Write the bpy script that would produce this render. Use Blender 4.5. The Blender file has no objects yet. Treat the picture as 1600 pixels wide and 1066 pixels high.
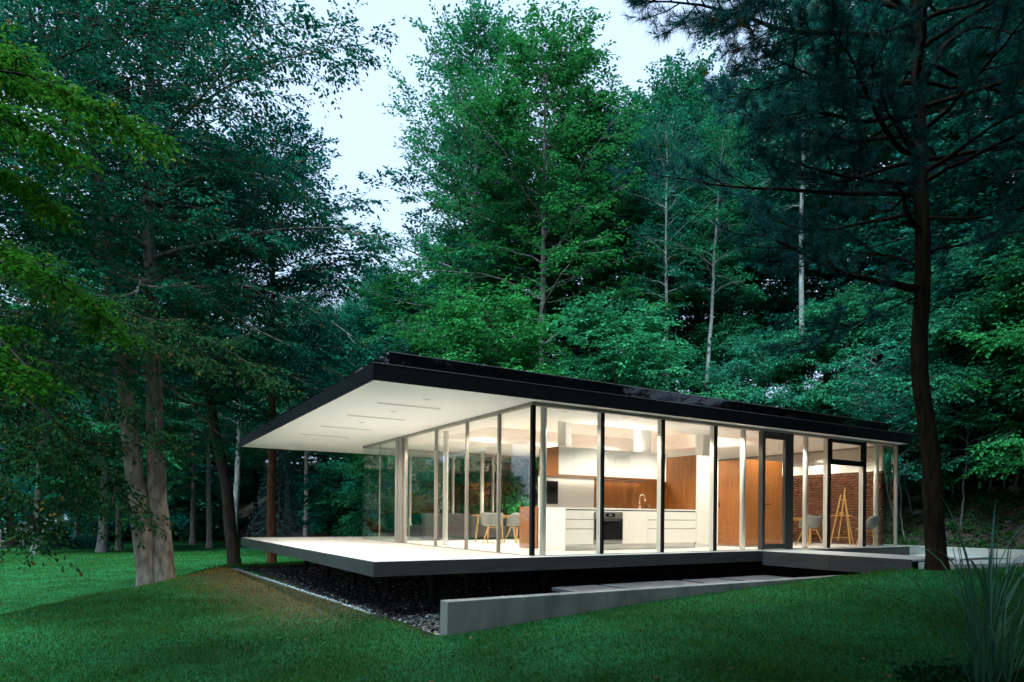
import bpy, bmesh, math, random
import numpy as np
from mathutils import Vector, Matrix
R = math.radians
rng = np.random.default_rng(7)
random.seed(7)
scn = bpy.context.scene
col = scn.collection

# ------------------------------------------------------------------ camera
CP = np.array([-6.407, -9.859, 0.695]); YAW = R(58.727); ROLL = R(0.506); F = 1036.379; Y0 = 807.753
FW = np.array([math.cos(YAW), math.sin(YAW), 0.0]); RT = np.array([math.sin(YAW), -math.cos(YAW), 0.0]); UP = np.array([0, 0, 1.0])
cam_d = bpy.data.cameras.new('camera'); cam = bpy.data.objects.new('camera', cam_d); col.objects.link(cam)
cam_d.sensor_width = 36; cam_d.lens = F / 1600 * 36; cam_d.shift_y = (Y0 - 533) / 1600
cam_d.clip_start = 0.1; cam_d.clip_end = 2000
cam.location = CP
cam.rotation_euler = (Matrix.Rotation(YAW - math.pi / 2, 4, 'Z') @ Matrix.Rotation(math.pi / 2, 4, 'X') @ Matrix.Rotation(ROLL, 4, 'Z')).to_euler()
scn.camera = cam

# ------------------------------------------------------------------ sky, sun, exposure
SUN_AZ, SUN_EL = 212.0, 58.0        # the dusk glow comes from behind the camera's left
w = bpy.data.worlds.new('World'); scn.world = w; w.use_nodes = True
nt = w.node_tree; nt.nodes.clear()
sky = nt.nodes.new('ShaderNodeTexSky'); sky.sky_type = 'NISHITA'; sky.sun_disc = False
sky.sun_elevation = R(12); sky.sun_rotation = R(90 - SUN_AZ); sky.air_density = 1.0; sky.dust_density = 2.0; sky.ozone_density = 2.5
mx = nt.nodes.new('ShaderNodeMix'); mx.data_type = 'RGBA'; mx.inputs[0].default_value = 0.62
mx.inputs[7].default_value = (6.1, 7.9, 10.9, 1)         # thin even dusk cloud
bg = nt.nodes.new('ShaderNodeBackground'); bg.inputs[1].default_value = 0.086
wo = nt.nodes.new('ShaderNodeOutputWorld')
nt.links.new(sky.outputs[0], mx.inputs[6]); nt.links.new(mx.outputs[2], bg.inputs[0]); nt.links.new(bg.outputs[0], wo.inputs[0])
sd = bpy.data.lights.new('sun', 'SUN'); sd.energy = 4.8; sd.angle = R(30); sd.color = (0.64, 0.92, 1.0)
so = bpy.data.objects.new('sun', sd); col.objects.link(so)
sv = Vector((math.cos(R(SUN_AZ)) * math.cos(R(SUN_EL)), math.sin(R(SUN_AZ)) * math.cos(R(SUN_EL)), math.sin(R(SUN_EL))))
so.rotation_euler = sv.to_track_quat('Z', 'Y').to_euler(); so.location = (-30, -30, 40)
vs = scn.view_settings; vs.view_transform = 'Standard'; vs.look = 'None'; vs.gamma = 1; vs.exposure = 1.2; vs.use_curve_mapping = False
scn.cycles.use_denoising = True; scn.cycles.max_bounces = 9; scn.cycles.diffuse_bounces = 5; scn.cycles.glossy_bounces = 4
scn.cycles.transparent_max_bounces = 24; scn.cycles.transmission_bounces = 6; scn.cycles.sample_clamp_indirect = 6.0
scn.cycles.caustics_reflective = False; scn.cycles.caustics_refractive = False
WARM = (1.0, 0.87, 0.72)

# ------------------------------------------------------------------ pixels of the photograph to points
def ray(px, py):
    uu, vv = px - 800, py - Y0; c, s = math.cos(ROLL), math.sin(ROLL)
    return (FW * F + RT * (c * uu + s * vv) - UP * (-s * uu + c * vv)) / F
def pd(px, py, dep): return CP + ray(px, py) * dep
def pz(px, py, z): d = ray(px, py); return CP + d * (z - CP[2]) / d[2]
def at_depth(px, dep): p = CP + FW * dep + RT * (px - 800) / F * dep; return float(p[0]), float(p[1])

# ------------------------------------------------------------------ materials
MATS = {}
def mat(name, colr, rough=0.6, metal=0.0, spec=0.5, var=0.0, scale=8.0, bump=0.0, bscale=60.0, col2=None, stretch=(1, 1, 1), detail=5, coords='Object', coat=0.0):
    if name in MATS: return MATS[name]
    m = bpy.data.materials.new(name); m.use_nodes = True; n = m.node_tree; b = n.nodes['Principled BSDF']
    b.inputs['Roughness'].default_value = rough; b.inputs['Metallic'].default_value = metal
    b.inputs['Specular IOR Level'].default_value = spec; b.inputs['Coat Weight'].default_value = coat
    b.inputs['Base Color'].default_value = (*colr, 1)
    tc = n.nodes.new('ShaderNodeTexCoord'); mp = n.nodes.new('ShaderNodeMapping'); mp.inputs['Scale'].default_value = stretch
    n.links.new(tc.outputs[coords], mp.inputs[0])
    if var > 0 or col2:
        ns = n.nodes.new('ShaderNodeTexNoise'); ns.inputs['Scale'].default_value = scale; ns.inputs['Detail'].default_value = detail
        n.links.new(mp.outputs[0], ns.inputs['Vector'])
        cr = n.nodes.new('ShaderNodeValToRGB')
        c2 = col2 if col2 else tuple(c * (1 - var) for c in colr)
        c1 = colr if col2 else tuple(min(1, c * (1 + var)) for c in colr)
        cr.color_ramp.elements[0].position = 0.32; cr.color_ramp.elements[0].color = (*c2, 1)
        cr.color_ramp.elements[1].position = 0.68; cr.color_ramp.elements[1].color = (*c1, 1)
        n.links.new(ns.outputs[0], cr.inputs[0]); n.links.new(cr.outputs[0], b.inputs['Base Color'])
    if bump > 0:
        nb = n.nodes.new('ShaderNodeTexNoise'); nb.inputs['Scale'].default_value = bscale; nb.inputs['Detail'].default_value = 6
        n.links.new(mp.outputs[0], nb.inputs['Vector'])
        bp = n.nodes.new('ShaderNodeBump'); bp.inputs['Strength'].default_value = bump; bp.inputs['Distance'].default_value = 0.02
        n.links.new(nb.outputs[0], bp.inputs['Height']); n.links.new(bp.outputs[0], b.inputs['Normal'])
    MATS[name] = m; return m

def leaf_mat(name, c1, c2, trans=0.35, rough=0.55, spec=0.0, tip=None, hue=0.035):
    m = bpy.data.materials.new(name); m.use_nodes = True; n = m.node_tree; b = n.nodes['Principled BSDF']; out = n.nodes['Material Output']
    at = n.nodes.new('ShaderNodeAttribute'); at.attribute_name = 'rnd'
    oi = n.nodes.new('ShaderNodeObjectInfo')
    cr = n.nodes.new('ShaderNodeValToRGB'); cr.color_ramp.elements[0].color = (*c1, 1); cr.color_ramp.elements[1].color = (*c2, 1)
    if tip:
        e = cr.color_ramp.elements.new(0.93); e.color = (*c2, 1); cr.color_ramp.elements[2].color = (*tip, 1); cr.color_ramp.elements[1].position = 0.9
    n.links.new(at.outputs['Fac'], cr.inputs[0])
    hs = n.nodes.new('ShaderNodeHueSaturation'); mr = n.nodes.new('ShaderNodeMapRange')
    mr.inputs[3].default_value = 0.75; mr.inputs[4].default_value = 1.25
    wn = n.nodes.new('ShaderNodeTexWhiteNoise'); wn.noise_dimensions = '1D'; n.links.new(oi.outputs['Random'], wn.inputs['W'])
    mh = n.nodes.new('ShaderNodeMapRange'); mh.inputs[3].default_value = 0.5 - hue; mh.inputs[4].default_value = 0.5 + hue; n.links.new(wn.outputs['Value'], mh.inputs[0]); n.links.new(mh.outputs[0], hs.inputs['Hue'])
    n.links.new(oi.outputs['Random'], mr.inputs[0]); n.links.new(mr.outputs[0], hs.inputs['Value']); n.links.new(cr.outputs[0], hs.inputs['Color'])
    b.inputs['Roughness'].default_value = rough; b.inputs['Specular IOR Level'].default_value = spec
    n.links.new(hs.outputs[0], b.inputs['Base Color'])
    tr = n.nodes.new('ShaderNodeBsdfTranslucent'); n.links.new(hs.outputs[0], tr.inputs[0])
    ms = n.nodes.new('ShaderNodeMixShader'); ms.inputs[0].default_value = trans
    n.links.new(b.outputs[0], ms.inputs[1]); n.links.new(tr.outputs[0], ms.inputs[2]); n.links.new(ms.outputs[0], out.inputs[0])
    MATS[name] = m; return m

def glass_mat(name, tint, ior=1.5, boost=1.0):
    m = bpy.data.materials.new(name); m.use_nodes = True; n = m.node_tree; n.nodes.remove(n.nodes['Principled BSDF']); out = n.nodes['Material Output']
    tr = n.nodes.new('ShaderNodeBsdfTransparent'); tr.inputs[0].default_value = (*tint, 1)
    gl = n.nodes.new('ShaderNodeBsdfGlossy'); gl.inputs['Roughness'].default_value = 0.0
    lwt = n.nodes.new('ShaderNodeLayerWeight'); lwt.inputs[0].default_value = 0.5        # facing ratio, then Schlick's reflectance
    pw = n.nodes.new('ShaderNodeMath'); pw.operation = 'POWER'; pw.inputs[1].default_value = 5.0; n.links.new(lwt.outputs['Facing'], pw.inputs[0])
    f0 = ((ior - 1) / (ior + 1)) ** 2
    mu = n.nodes.new('ShaderNodeMath'); mu.operation = 'MULTIPLY_ADD'; mu.inputs[1].default_value = (1 - f0) * boost; mu.inputs[2].default_value = f0 * boost; mu.use_clamp = True
    ms = n.nodes.new('ShaderNodeMixShader')
    n.links.new(pw.outputs[0], mu.inputs[0]); n.links.new(mu.outputs[0], ms.inputs[0]); n.links.new(tr.outputs[0], ms.inputs[1]); n.links.new(gl.outputs[0], ms.inputs[2])
    n.links.new(ms.outputs[0], out.inputs[0]); MATS[name] = m; return m

def emit_mat(name, c, s):
    m = bpy.data.materials.new(name); m.use_nodes = True; n = m.node_tree; b = n.nodes['Principled BSDF']
    b.inputs['Base Color'].default_value = (*c, 1); b.inputs['Emission Color'].default_value = (*c, 1); b.inputs['Emission Strength'].default_value = s
    MATS[name] = m; return m

def wood_mat(name, c1, c2, axis='z', rough=0.42):
    st = {'z': (22, 22, 0.7), 'x': (0.7, 22, 22)}[axis]
    return mat(name, c1, rough, col2=c2, scale=2.2, stretch=st, detail=7, bump=0.04, bscale=4)

def attr_mat(name, stops, rough=0.7, bump=0.0):
    m = bpy.data.materials.new(name); m.use_nodes = True; n = m.node_tree; b = n.nodes['Principled BSDF']
    at = n.nodes.new('ShaderNodeAttribute'); at.attribute_name = 'rnd'; cr = n.nodes.new('ShaderNodeValToRGB')
    els = cr.color_ramp.elements
    els[0].position, els[0].color = stops[0][0], (*stops[0][1], 1); els[1].position, els[1].color = stops[-1][0], (*stops[-1][1], 1)
    for p, c in stops[1:-1]: e = els.new(p); e.color = (*c, 1)
    n.links.new(at.outputs['Fac'], cr.inputs[0]); n.links.new(cr.outputs[0], b.inputs['Base Color']); b.inputs['Roughness'].default_value = rough
    MATS[name] = m; return m

M_WHITE = mat('white_plaster', (0.90, 0.89, 0.875), 0.75, var=0.015, scale=3)
M_LACQ = mat('white_lacquer', (0.78, 0.78, 0.75), 0.35, var=0.01, scale=2)
M_PAVE = mat('pale_terrazzo', (0.46, 0.45, 0.435), 0.42, var=0.07, scale=3, bump=0.02, bscale=200)
M_BLACK = mat('black_metal', (0.004, 0.0045, 0.006), 0.5, 0.0, 0.12, var=0.25, scale=2.5, stretch=(1, 1, 6))
M_FASC = mat('dark_bronze_metal', (0.040, 0.038, 0.039), 0.42, 0.0, 0.35, var=0.18, scale=2.0, stretch=(1, 1, 8))
M_FRAME = mat('champagne_metal', (0.30, 0.285, 0.255), 0.4, 0.3, var=0.04)
M_COLUMN = mat('white_steel', (0.58, 0.58, 0.54), 0.45)
M_GLASS = glass_mat('clear_glass', (0.965, 0.985, 0.975), 1.5, 1.5)
M_GGLASS = glass_mat('green_glass', (0.80, 0.90, 0.86), 1.5, 2.2)
M_MONI = mat('black_glass', (0.003, 0.0035, 0.004), 0.03, 0.0, 0.4)
M_WOOD = wood_mat('walnut_veneer', (0.33, 0.122, 0.026), (0.205, 0.070, 0.014))
M_OAK = mat('oak', (0.56, 0.34, 0.12), 0.45, col2=(0.44, 0.25, 0.08), scale=3, stretch=(8, 8, 1))
M_STEEL = mat('brushed_steel', (0.50, 0.49, 0.46), 0.3, 0.9, var=0.05)
M_BRASS = mat('warm_steel', (0.72, 0.60, 0.46), 0.22, 0.9)
M_DARKG = mat('oven_glass', (0.012, 0.012, 0.013), 0.08)
M_SHELL = mat('grey_shell_plastic', (0.20, 0.215, 0.205), 0.5, var=0.03)
M_SOFA = mat('charcoal_wool', (0.030, 0.029, 0.029), 0.95, var=0.2, scale=40, bump=0.3, bscale=300)
M_CONC = mat('cast_concrete', (0.20, 0.203, 0.193), 0.8, col2=(0.095, 0.10, 0.096), scale=3.0, detail=9, bump=0.15, bscale=60, stretch=(1, 1, .4))
M_SLATE = mat('dark_slate', (0.045, 0.048, 0.058), 0.5, var=0.15, scale=5, bump=0.05, bscale=60)
M_DARKPIER = mat('dark_pier_steel', (0.008, 0.009, 0.011), 0.7, spec=0.15)
M_GAP = mat('heater_grille', (0.55, 0.54, 0.52), 0.8)

# ------------------------------------------------------------------ mesh helpers
class MB:
    def __init__(s): s.v = []; s.f = []
    def box(s, x0, x1, y0, y1, z0, z1):
        b = len(s.v); s.v += [(x, y, z) for z in (z0, z1) for (x, y) in ((x0, y0), (x1, y0), (x1, y1), (x0, y1))]
        s.f += [tuple(b + i for i in q) for q in ((3, 2, 1, 0), (4, 5, 6, 7), (0, 1, 5, 4), (1, 2, 6, 5), (2, 3, 7, 6), (3, 0, 4, 7))]; return s
    def tube(s, pts, rad, n=10, caps=True):
        pts = [np.array(p, float) for p in pts]; k = len(pts)
        if not hasattr(rad, '__len__'): rad = [rad] * k
        b0 = len(s.v)
        for i in range(k):
            d = pts[min(i + 1, k - 1)] - pts[max(i - 1, 0)]; d /= np.linalg.norm(d) + 1e-9
            a = np.cross(d, (0, 0, 1.0)) if abs(d[2]) < 0.95 else np.cross(d, (0, 1.0, 0)); a /= np.linalg.norm(a); c = np.cross(d, a)
            for j in range(n):
                t = 2 * math.pi * j / n; s.v.append(tuple(pts[i] + (a * math.cos(t) + c * math.sin(t)) * rad[i]))
        for i in range(k - 1):
            for j in range(n):
                j2 = (j + 1) % n; s.f.append((b0 + i * n + j, b0 + (i + 1) * n + j, b0 + (i + 1) * n + j2, b0 + i * n + j2))
        if caps:
            s.f.append(tuple(b0 + j for j in range(n))); s.f.append(tuple(b0 + (k - 1) * n + j for j in reversed(range(n))))
        return s
    def bar(s, p, q, w, h=None):     # rectangular bar between two points
        h = h or w; p = np.array(p, float); q = np.array(q, float); d = q - p; d /= np.linalg.norm(d)
        a = np.cross(d, (0, 0, 1.0)) if abs(d[2]) < 0.95 else np.array([1.0, 0, 0]); a -= d * (a @ d); a /= np.linalg.norm(a); c = np.cross(d, a); b = len(s.v)
        for e in (p, q):
            for (u, v) in ((-1, -1), (1, -1), (1, 1), (-1, 1)): s.v.append(tuple(e + a * u * w / 2 + c * v * h / 2))
        s.f += [tuple(b + i for i in t) for t in ((0, 1, 2, 3), (7, 6, 5, 4), (0, 4, 5, 1), (1, 5, 6, 2), (2, 6, 7, 3), (3, 7, 4, 0))]; return s
    def prism(s, poly, z0, z1):
        b = len(s.v); k = len(poly); s.v += [(x, y, z0) for x, y in poly] + [(x, y, z1) for x, y in poly]
        s.f.append(tuple(b + i for i in reversed(range(k)))); s.f.append(tuple(b + k + i for i in range(k)))
        s.f += [(b + i, b + (i + 1) % k, b + k + (i + 1) % k, b + k + i) for i in range(k)]; return s
    def mesh(s, name):
        m = bpy.data.meshes.new(name); m.from_pydata(s.v, [], s.f)
        bm = bmesh.new(); bm.from_mesh(m); bmesh.ops.recalc_face_normals(bm, faces=bm.faces); bm.to_mesh(m); bm.free(); return m
    def build(s, name, material, parent=None, smooth=False, bevel=0.0, loc=None):
        o = link(name, s.mesh(name), material, parent)
        if smooth:
            for p in o.data.polygons: p.use_smooth = len(p.vertices) == 4
        if bevel:
            bv = o.modifiers.new('bevel', 'BEVEL'); bv.width = bevel; bv.segments = 2; bv.limit_method = 'ANGLE'
        return o

def link(name, mesh, material, parent=None):
    o = bpy.data.objects.new(name, mesh); col.objects.link(o)
    if material and not mesh.materials: mesh.materials.append(material)
    if parent is not None:
        o.parent = parent; o.matrix_parent_inverse = wm(parent).inverted()
    return o
def wm(o):
    m = Matrix.LocRotScale(o.location, o.rotation_euler, o.scale)
    return (wm(o.parent) @ o.matrix_parent_inverse @ m) if o.parent else m
def tag(o, label=None, cat=None, group=None, kind=None):
    if label: o['label'] = label
    if cat: o['category'] = cat
    if group: o['group'] = group
    if kind: o['kind'] = kind
    return o
def thing(name, label, cat, loc=(0, 0, 0), rz=0.0, group=None):
    o = bpy.data.objects.new(name, None); o.empty_display_size = 0.3; col.objects.link(o)
    o.location = loc; o.rotation_euler = (0, 0, rz); return tag(o, label, cat, group)
def dup(root, loc=None, rz=None, scale=None, label=None):
    r = root.copy(); col.objects.link(r)
    if loc is not None: r.location = loc
    if rz is not None: r.rotation_euler = (0, 0, rz)
    if scale is not None: r.scale = (scale,) * 3 if not hasattr(scale, '__len__') else scale
    if label: r['label'] = label
    for ch in list(root.children):
        c = ch.copy(); col.objects.link(c); c.parent = r
        for g in list(ch.children):
            d = g.copy(); col.objects.link(d); d.parent = c
    return r
def np_mesh(name, V, Fq, rnd=None, smooth=False):
    """V (n,3), Fq (m,k) faces of one size, rnd one value for each face"""
    m = bpy.data.meshes.new(name); V = np.asarray(V, np.float32); Fq = np.asarray(Fq, np.int32); k = Fq.shape[1]; nf = len(Fq)
    m.vertices.add(len(V)); m.vertices.foreach_set('co', V.ravel())
    m.loops.add(nf * k); m.loops.foreach_set('vertex_index', Fq.ravel())
    m.polygons.add(nf); m.polygons.foreach_set('loop_start', np.arange(0, nf * k, k, dtype=np.int32))
    if smooth: m.polygons.foreach_set('use_smooth', np.ones(nf, dtype=bool))
    if rnd is not None:
        a = m.attributes.new('rnd', 'FLOAT', 'FACE'); a.data.foreach_set('value', np.asarray(rnd, np.float32))
    m.update(calc_edges=True); m.validate(); return m

# ------------------------------------------------------------------ terrain
PITX0, PITX1, PITY0, PITY1 = -2.80, 6.9, -2.15, 11.2
CTRL = np.array([(-2.8, -2.3, -.83), (-1.36, -2.3, -.70), (.48, -2.3, -.60), (1.71, -2.3, -.52), (3.48, -2.3, -.49), (6.39, -2.3, -.40),
    (5.7, -3.95, -.09), (5.65, -3.4, -.10), (5.5, -3.0, -.24), (6.9, -4.6, -.10), (7.8, -4.8, -.12), (9.5, -5.4, -.16), (13, -5, -.2), (12, -9, -.2), (6.5, -3.7, -.13), (9, -4, -.15), (9, -2, -.24), (13, 0, -.26),
    (-2.86, -4.05, -.98), (-.1, -7.0, -.72), (.1, -4.85, -.70), (3, -4.6, -.46), (2, -8, -.6), (-5.6, -2.3, -1.03), (-7.1, -1.6, -1.02),
    (-6.4, -9.8, -.92), (-9, -9, -1.0), (-7.2, 3.6, -.94), (-5.4, 7.2, -.93), (-3.3, 10.8, -.88), (-2.9, 1, -.86), (-3.0, 5, -.87), (-4.5, 3, -.9),
    (-4.5, -.5, -.95), (-9, -14, -1.0), (2, -14, -.7), (10, -14, -.4)])
_wx = np.arange(-3.0, 7.3, .55); CTRL = np.concatenate([CTRL[6:], np.stack([_wx, np.full_like(_wx, -2.32), np.interp(_wx, [-3, .5, 3.5, 6.5, 7.3], [-.85, -.605, -.47, -.395, -.36])], -1)])
def sstep(t): t = np.clip(t, 0, 1); return t * t * (3 - 2 * t)
def ground_z(x, y, pit=True):
    x = np.asarray(x, float); y = np.asarray(y, float); sh = x.shape; x = x.ravel(); y = y.ravel()
    d2 = (x[:, None] - CTRL[:, 0]) ** 2 + (y[:, None] - CTRL[:, 1]) ** 2
    wgt = (d2 + 0.35) ** -1.6; z = (wgt * CTRL[:, 2]).sum(1) / wgt.sum(1)
    # crest of the near lawn on the left, beyond it the lower far lawn
    xc = np.where(y < 10.8, -7.85 + (y - 2.8) * 0.563, -3.3 + (y - 10.8) * .3); xc = np.where(y < 2.8, -7.85 + (y - 2.8) * .30, xc)
    dl = np.maximum(xc - x, (y - 12.2) * 0.8)
    far = -1.95 + 0.010 * np.clip(x + 10, 0, 60) + 0.06 * np.sin(x * .13) * np.cos(y * .1)
    t = sstep(dl / 4.2); z = z * (1 - t) + far * t
    # wooded slope on the right and behind
    s = np.maximum(x - 13.6, (x - 13.6) * .97 + (y - 11) * .22); s = np.maximum(s, 0)
    hill = 0.58 * s * sstep(s / 2.2 + .15); hill = np.where(hill > 9, 9 + (hill - 9) * .25, hill); hill = np.minimum(hill, 16)
    z = z + hill
    if pit:
        inp = (x > PITX0) & (x < PITX1) & (y > PITY0) & (y < PITY1); z = np.where(inp, np.minimum(z, -1.02), z)
        und = (x > -3.2) & (x < 12.1) & (y > -.35) & (y < 11.7); z = np.where(und, np.minimum(z, -.42), z)
    return z.reshape(sh)
def gz(x, y): return float(ground_z(np.array([x]), np.array([y]))[0])

def axis(vals):
    return np.array(sorted(set(round(v, 3) for v in vals)))
ax = list(np.arange(-16, 22, 0.35)) + [-2.82, -2.78, 6.88, 6.92] + [-16 - 1.2 ** k for k in range(1, 31)] + [22 + 1.2 ** k for k in range(1, 31)]
ay = list(np.arange(-16, 16, 0.35)) + [-2.17, -2.13, 11.18, 11.22] + [-16 - 1.2 ** k for k in range(1, 31)] + [16 + 1.17 ** k for k in range(1, 36)]
gx, gy = axis(ax), axis(ay)
GX, GY = np.meshgrid(gx, gy, indexing='ij'); GZ = ground_z(GX, GY)
V = np.stack([GX, GY, GZ], -1).reshape(-1, 3); nx, ny = len(gx), len(gy)
ii, jj = np.meshgrid(np.arange(nx - 1), np.arange(ny - 1), indexing='ij'); i0 = (ii * ny + jj).ravel()
Fq = np.stack([i0, i0 + ny, i0 + ny + 1, i0 + 1], -1)

# ground material: mown turf with the wood's leaf litter on the slope
mg = bpy.data.materials.new('turf'); mg.use_nodes = True; n = mg.node_tree; b = n.nodes['Principled BSDF']; b.inputs['Roughness'].default_value = 0.9; b.inputs['Specular IOR Level'].default_value = 0.03
tc = n.nodes.new('ShaderNodeTexCoord')
n1 = n.nodes.new('ShaderNodeTexNoise'); n1.inputs['Scale'].default_value = 0.8; n1.inputs['Detail'].default_value = 8
n2 = n.nodes.new('ShaderNodeTexNoise'); n2.inputs['Scale'].default_value = 26; n2.inputs['Detail'].default_value = 6
n.links.new(tc.outputs['Object'], n1.inputs['Vector']); n.links.new(tc.outputs['Object'], n2.inputs['Vector'])
r1 = n.nodes.new('ShaderNodeValToRGB'); r1.color_ramp.elements[0].color = (.011, .054, .014, 1); r1.color_ramp.elements[1].color = (.018, .125, .044, 1); r1.color_ramp.elements[0].position = .35; r1.color_ramp.elements[1].position = .68
r2 = n.nodes.new('ShaderNodeValToRGB'); r2.color_ramp.elements[0].color = (.5, .5, .5, 1); r2.color_ramp.elements[1].color = (1.25, 1.25, 1.25, 1); r2.color_ramp.elements[0].position = .35; r2.color_ramp.elements[1].position = .65
mul = n.nodes.new('ShaderNodeMix'); mul.data_type = 'RGBA'; mul.blend_type = 'MULTIPLY'; mul.inputs[0].default_value = 1
n.links.new(n1.outputs[0], r1.inputs[0]); n.links.new(n2.outputs[0], r2.inputs[0]); n.links.new(r1.outputs[0], mul.inputs[6]); n.links.new(r2.outputs[0], mul.inputs[7])
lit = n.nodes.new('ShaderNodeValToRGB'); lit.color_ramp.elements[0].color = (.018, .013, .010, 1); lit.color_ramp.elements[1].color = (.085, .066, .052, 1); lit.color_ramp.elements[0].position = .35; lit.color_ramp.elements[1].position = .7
n.links.new(n2.outputs[0], lit.inputs[0])
wa = n.nodes.new('ShaderNodeAttribute'); wa.attribute_name = 'rnd'
mw = n.nodes.new('ShaderNodeMix'); mw.data_type = 'RGBA'
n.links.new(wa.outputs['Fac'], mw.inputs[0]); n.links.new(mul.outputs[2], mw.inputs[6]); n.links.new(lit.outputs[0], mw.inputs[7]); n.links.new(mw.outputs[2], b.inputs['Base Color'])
bp = n.nodes.new('ShaderNodeBump'); bp.inputs['Strength'].default_value = .6; bp.inputs['Distance'].default_value = .04; n.links.new(n2.outputs[0], bp.inputs['Height']); n.links.new(bp.outputs[0], b.inputs['Normal'])
gm = np_mesh('ground', V, Fq, smooth=True)
litter_glow_w = np.clip((np.maximum(GX - 13.6, (GX - 13.6) * .97 + (GY - 11) * .22) + .6) / 1.2, 0, 1)
litter_glow_w = np.maximum(litter_glow_w, np.clip((np.hypot(GX + 6, GY + 10) - 75) / 15, 0, 1))
de = -2.82 - np.clip(GY + 2, 0, 13) * .046 - GX; litter_glow_w = np.maximum(litter_glow_w, .8 * sstep((2.3 - de) / 1.9) * sstep((de + .3) / .3) * sstep((GY + 1.2) / 2.5) * sstep((13 - GY) / 2))  # browned edge turf, with the warm lamp glow painted into its colour
inpit = (GX > PITX0 - .05) & (GX < 12.5) & (GY > PITY0 - .02) & (GY < PITY1 + .1); litter_glow_w = np.where(inpit, 1, litter_glow_w)
a = gm.attributes.new('rnd', 'FLOAT', 'POINT'); a.data.foreach_set('value', litter_glow_w.reshape(-1).astype(np.float32))
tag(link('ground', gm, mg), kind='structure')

# ------------------------------------------------------------------ the glass pavilion
LX, LY, H = 11.61, 9.14, 2.733
DX0, DX1, DY0, DY1 = -3.0, 11.80, -0.27, 11.48
RX0, RX1, RY0, RY1, RZ1 = -3.06, 11.81, -0.32, 11.50, 2.977
pav = thing('glass_pavilion', 'long low glass pavilion with flat black roof and glowing white interior', 'pavilion', (0, 0, -.9))
MB().box(DX0 + .03, DX1 - .03, DY0 + .03, DY1 - .03, -.22, -.035).build('floor_slab', M_DARKPIER, pav)
MB().box(0.02, LX, 0.0, LY, -.034, -.003).build('interior_floor', mat('white_terrazzo', (.68, .67, .65), .3, var=.04, scale=3), pav)
# terrace pavers and the strip outside the front glass
def pavers(x0, x1, y0, y1, nx_, ny_):
    sx, sy = (x1 - x0) / nx_, (y1 - y0) / ny_; g = .003
    me = MB().box(g, sx - g, g, sy - g, -.034, 0).mesh('paver')
    for i in range(nx_):
        for j in range(ny_):
            o = link('paver', me, M_PAVE, pav); o.location = (x0 + i * sx, y0 + j * sy, 0)
pavers(DX0 + .02, 0.0, 0.0, DY1 - .02, 3, 12)
pavers(DX0 + .02, DX1 - .02, DY0 + .02, -.004, 15, 1)
pavers(0.02, DX1 - .02, LY + .01, DY1 - .02, 12, 2)
def panels_x(name, x0, x1, cuts, y0, y1, z0, z1, m, par):
    c = [x0] + [k for k in cuts if x0 + .2 < k < x1 - .2] + [x1]
    for p, q in zip(c[:-1], c[1:]): MB().box(p + .002, q - .002, y0, y1, z0, z1).build(name, m, par, bevel=.002)
def panels_y(name, y0, y1, cuts, x0, x1, z0, z1, m, par):
    c = [y0] + [k for k in cuts if y0 + .2 < k < y1 - .2] + [y1]
    for p, q in zip(c[:-1], c[1:]): MB().box(x0, x1, p + .002, q - .002, z0, z1).build(name, m, par, bevel=.002)
cutx = [0.35, 3.5, 6.55, 9.6]; cuty = [2.4, 5.4, 8.4]
panels_x('deck_fascia', DX0 - .0, DX1, cutx, DY0 - .005, DY0 + .018, -.23, -.004, M_FASC, pav)
panels_y('deck_fascia', DY0 + .022, DY1, cuty, DX0 - .005, DX0 + .018, -.23, -.004, M_FASC, pav)
panels_y('deck_fascia', DY0 + .022, DY1, cuty, DX1 - .018, DX1 + .005, -.23, -.004, M_FASC, pav)
panels_x('deck_fascia', DX0 + .022, DX1 - .022, cutx, DY1 - .018, DY1 + .005, -.23, -.004, M_FASC, pav)
pier = MB().tube([(0, 0, -1.0), (0, 0, -.215)], .065, 14).mesh('pier')
for x, ys in ((-1.5, (.9, 3.1, 5.3, 7.5, 9.7)), (.9, (.9, 3.1, 5.3, 7.5, 9.7)), (4.2, (.9, 4.0, 7.5)), (-.8, (.9, 5.3))):
    for y in ys: link('pier', pier, M_DARKPIER, pav).location = (x, y, 0)
# roof: ceiling slab with a raised recess, fascia, upper black glass rim
RC = (0.9, 7.9, 1.65, 6.0)
ceil = MB()
ceil.box(RX0 + .03, RC[0], RY0 + .03, RY1 - .03, H, RZ1 - .03); ceil.box(RC[1], RX1 - .03, RY0 + .03, RY1 - .03, H, RZ1 - .03)
ceil.box(RC[0], RC[1], RY0 + .03, RC[2], H, RZ1 - .03); ceil.box(RC[0], RC[1], RC[3], RY1 - .03, H, RZ1 - .03)
roof = ceil.build('ceiling', M_WHITE, pav)
MB().box(RC[0] - .06, RC[1] + .06, RC[2] - .06, RC[3] + .06, 3.16, 3.22).build('recess_ceiling', M_WHITE, pav)
rs = MB(); rs.box(RC[0] - .05, RC[0], RC[2], RC[3], RZ1 - .03, 3.16); rs.box(RC[1], RC[1] + .05, RC[2], RC[3], RZ1 - .03, 3.16)
rs.box(RC[0], RC[1], RC[2] - .05, RC[2], RZ1 - .03, 3.16); rs.box(RC[0], RC[1], RC[3], RC[3] + .05, RZ1 - .03, 3.16); rs.build('recess_side', M_WHITE, pav)
rd = MB()
rd.box(RX0 + .02, RC[0] - .06, RY0 + .02, RY1 - .02, RZ1 - .028, RZ1 - .004); rd.box(RC[1] + .06, RX1 - .02, RY0 + .02, RY1 - .02, RZ1 - .028, RZ1 - .004)
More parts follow.
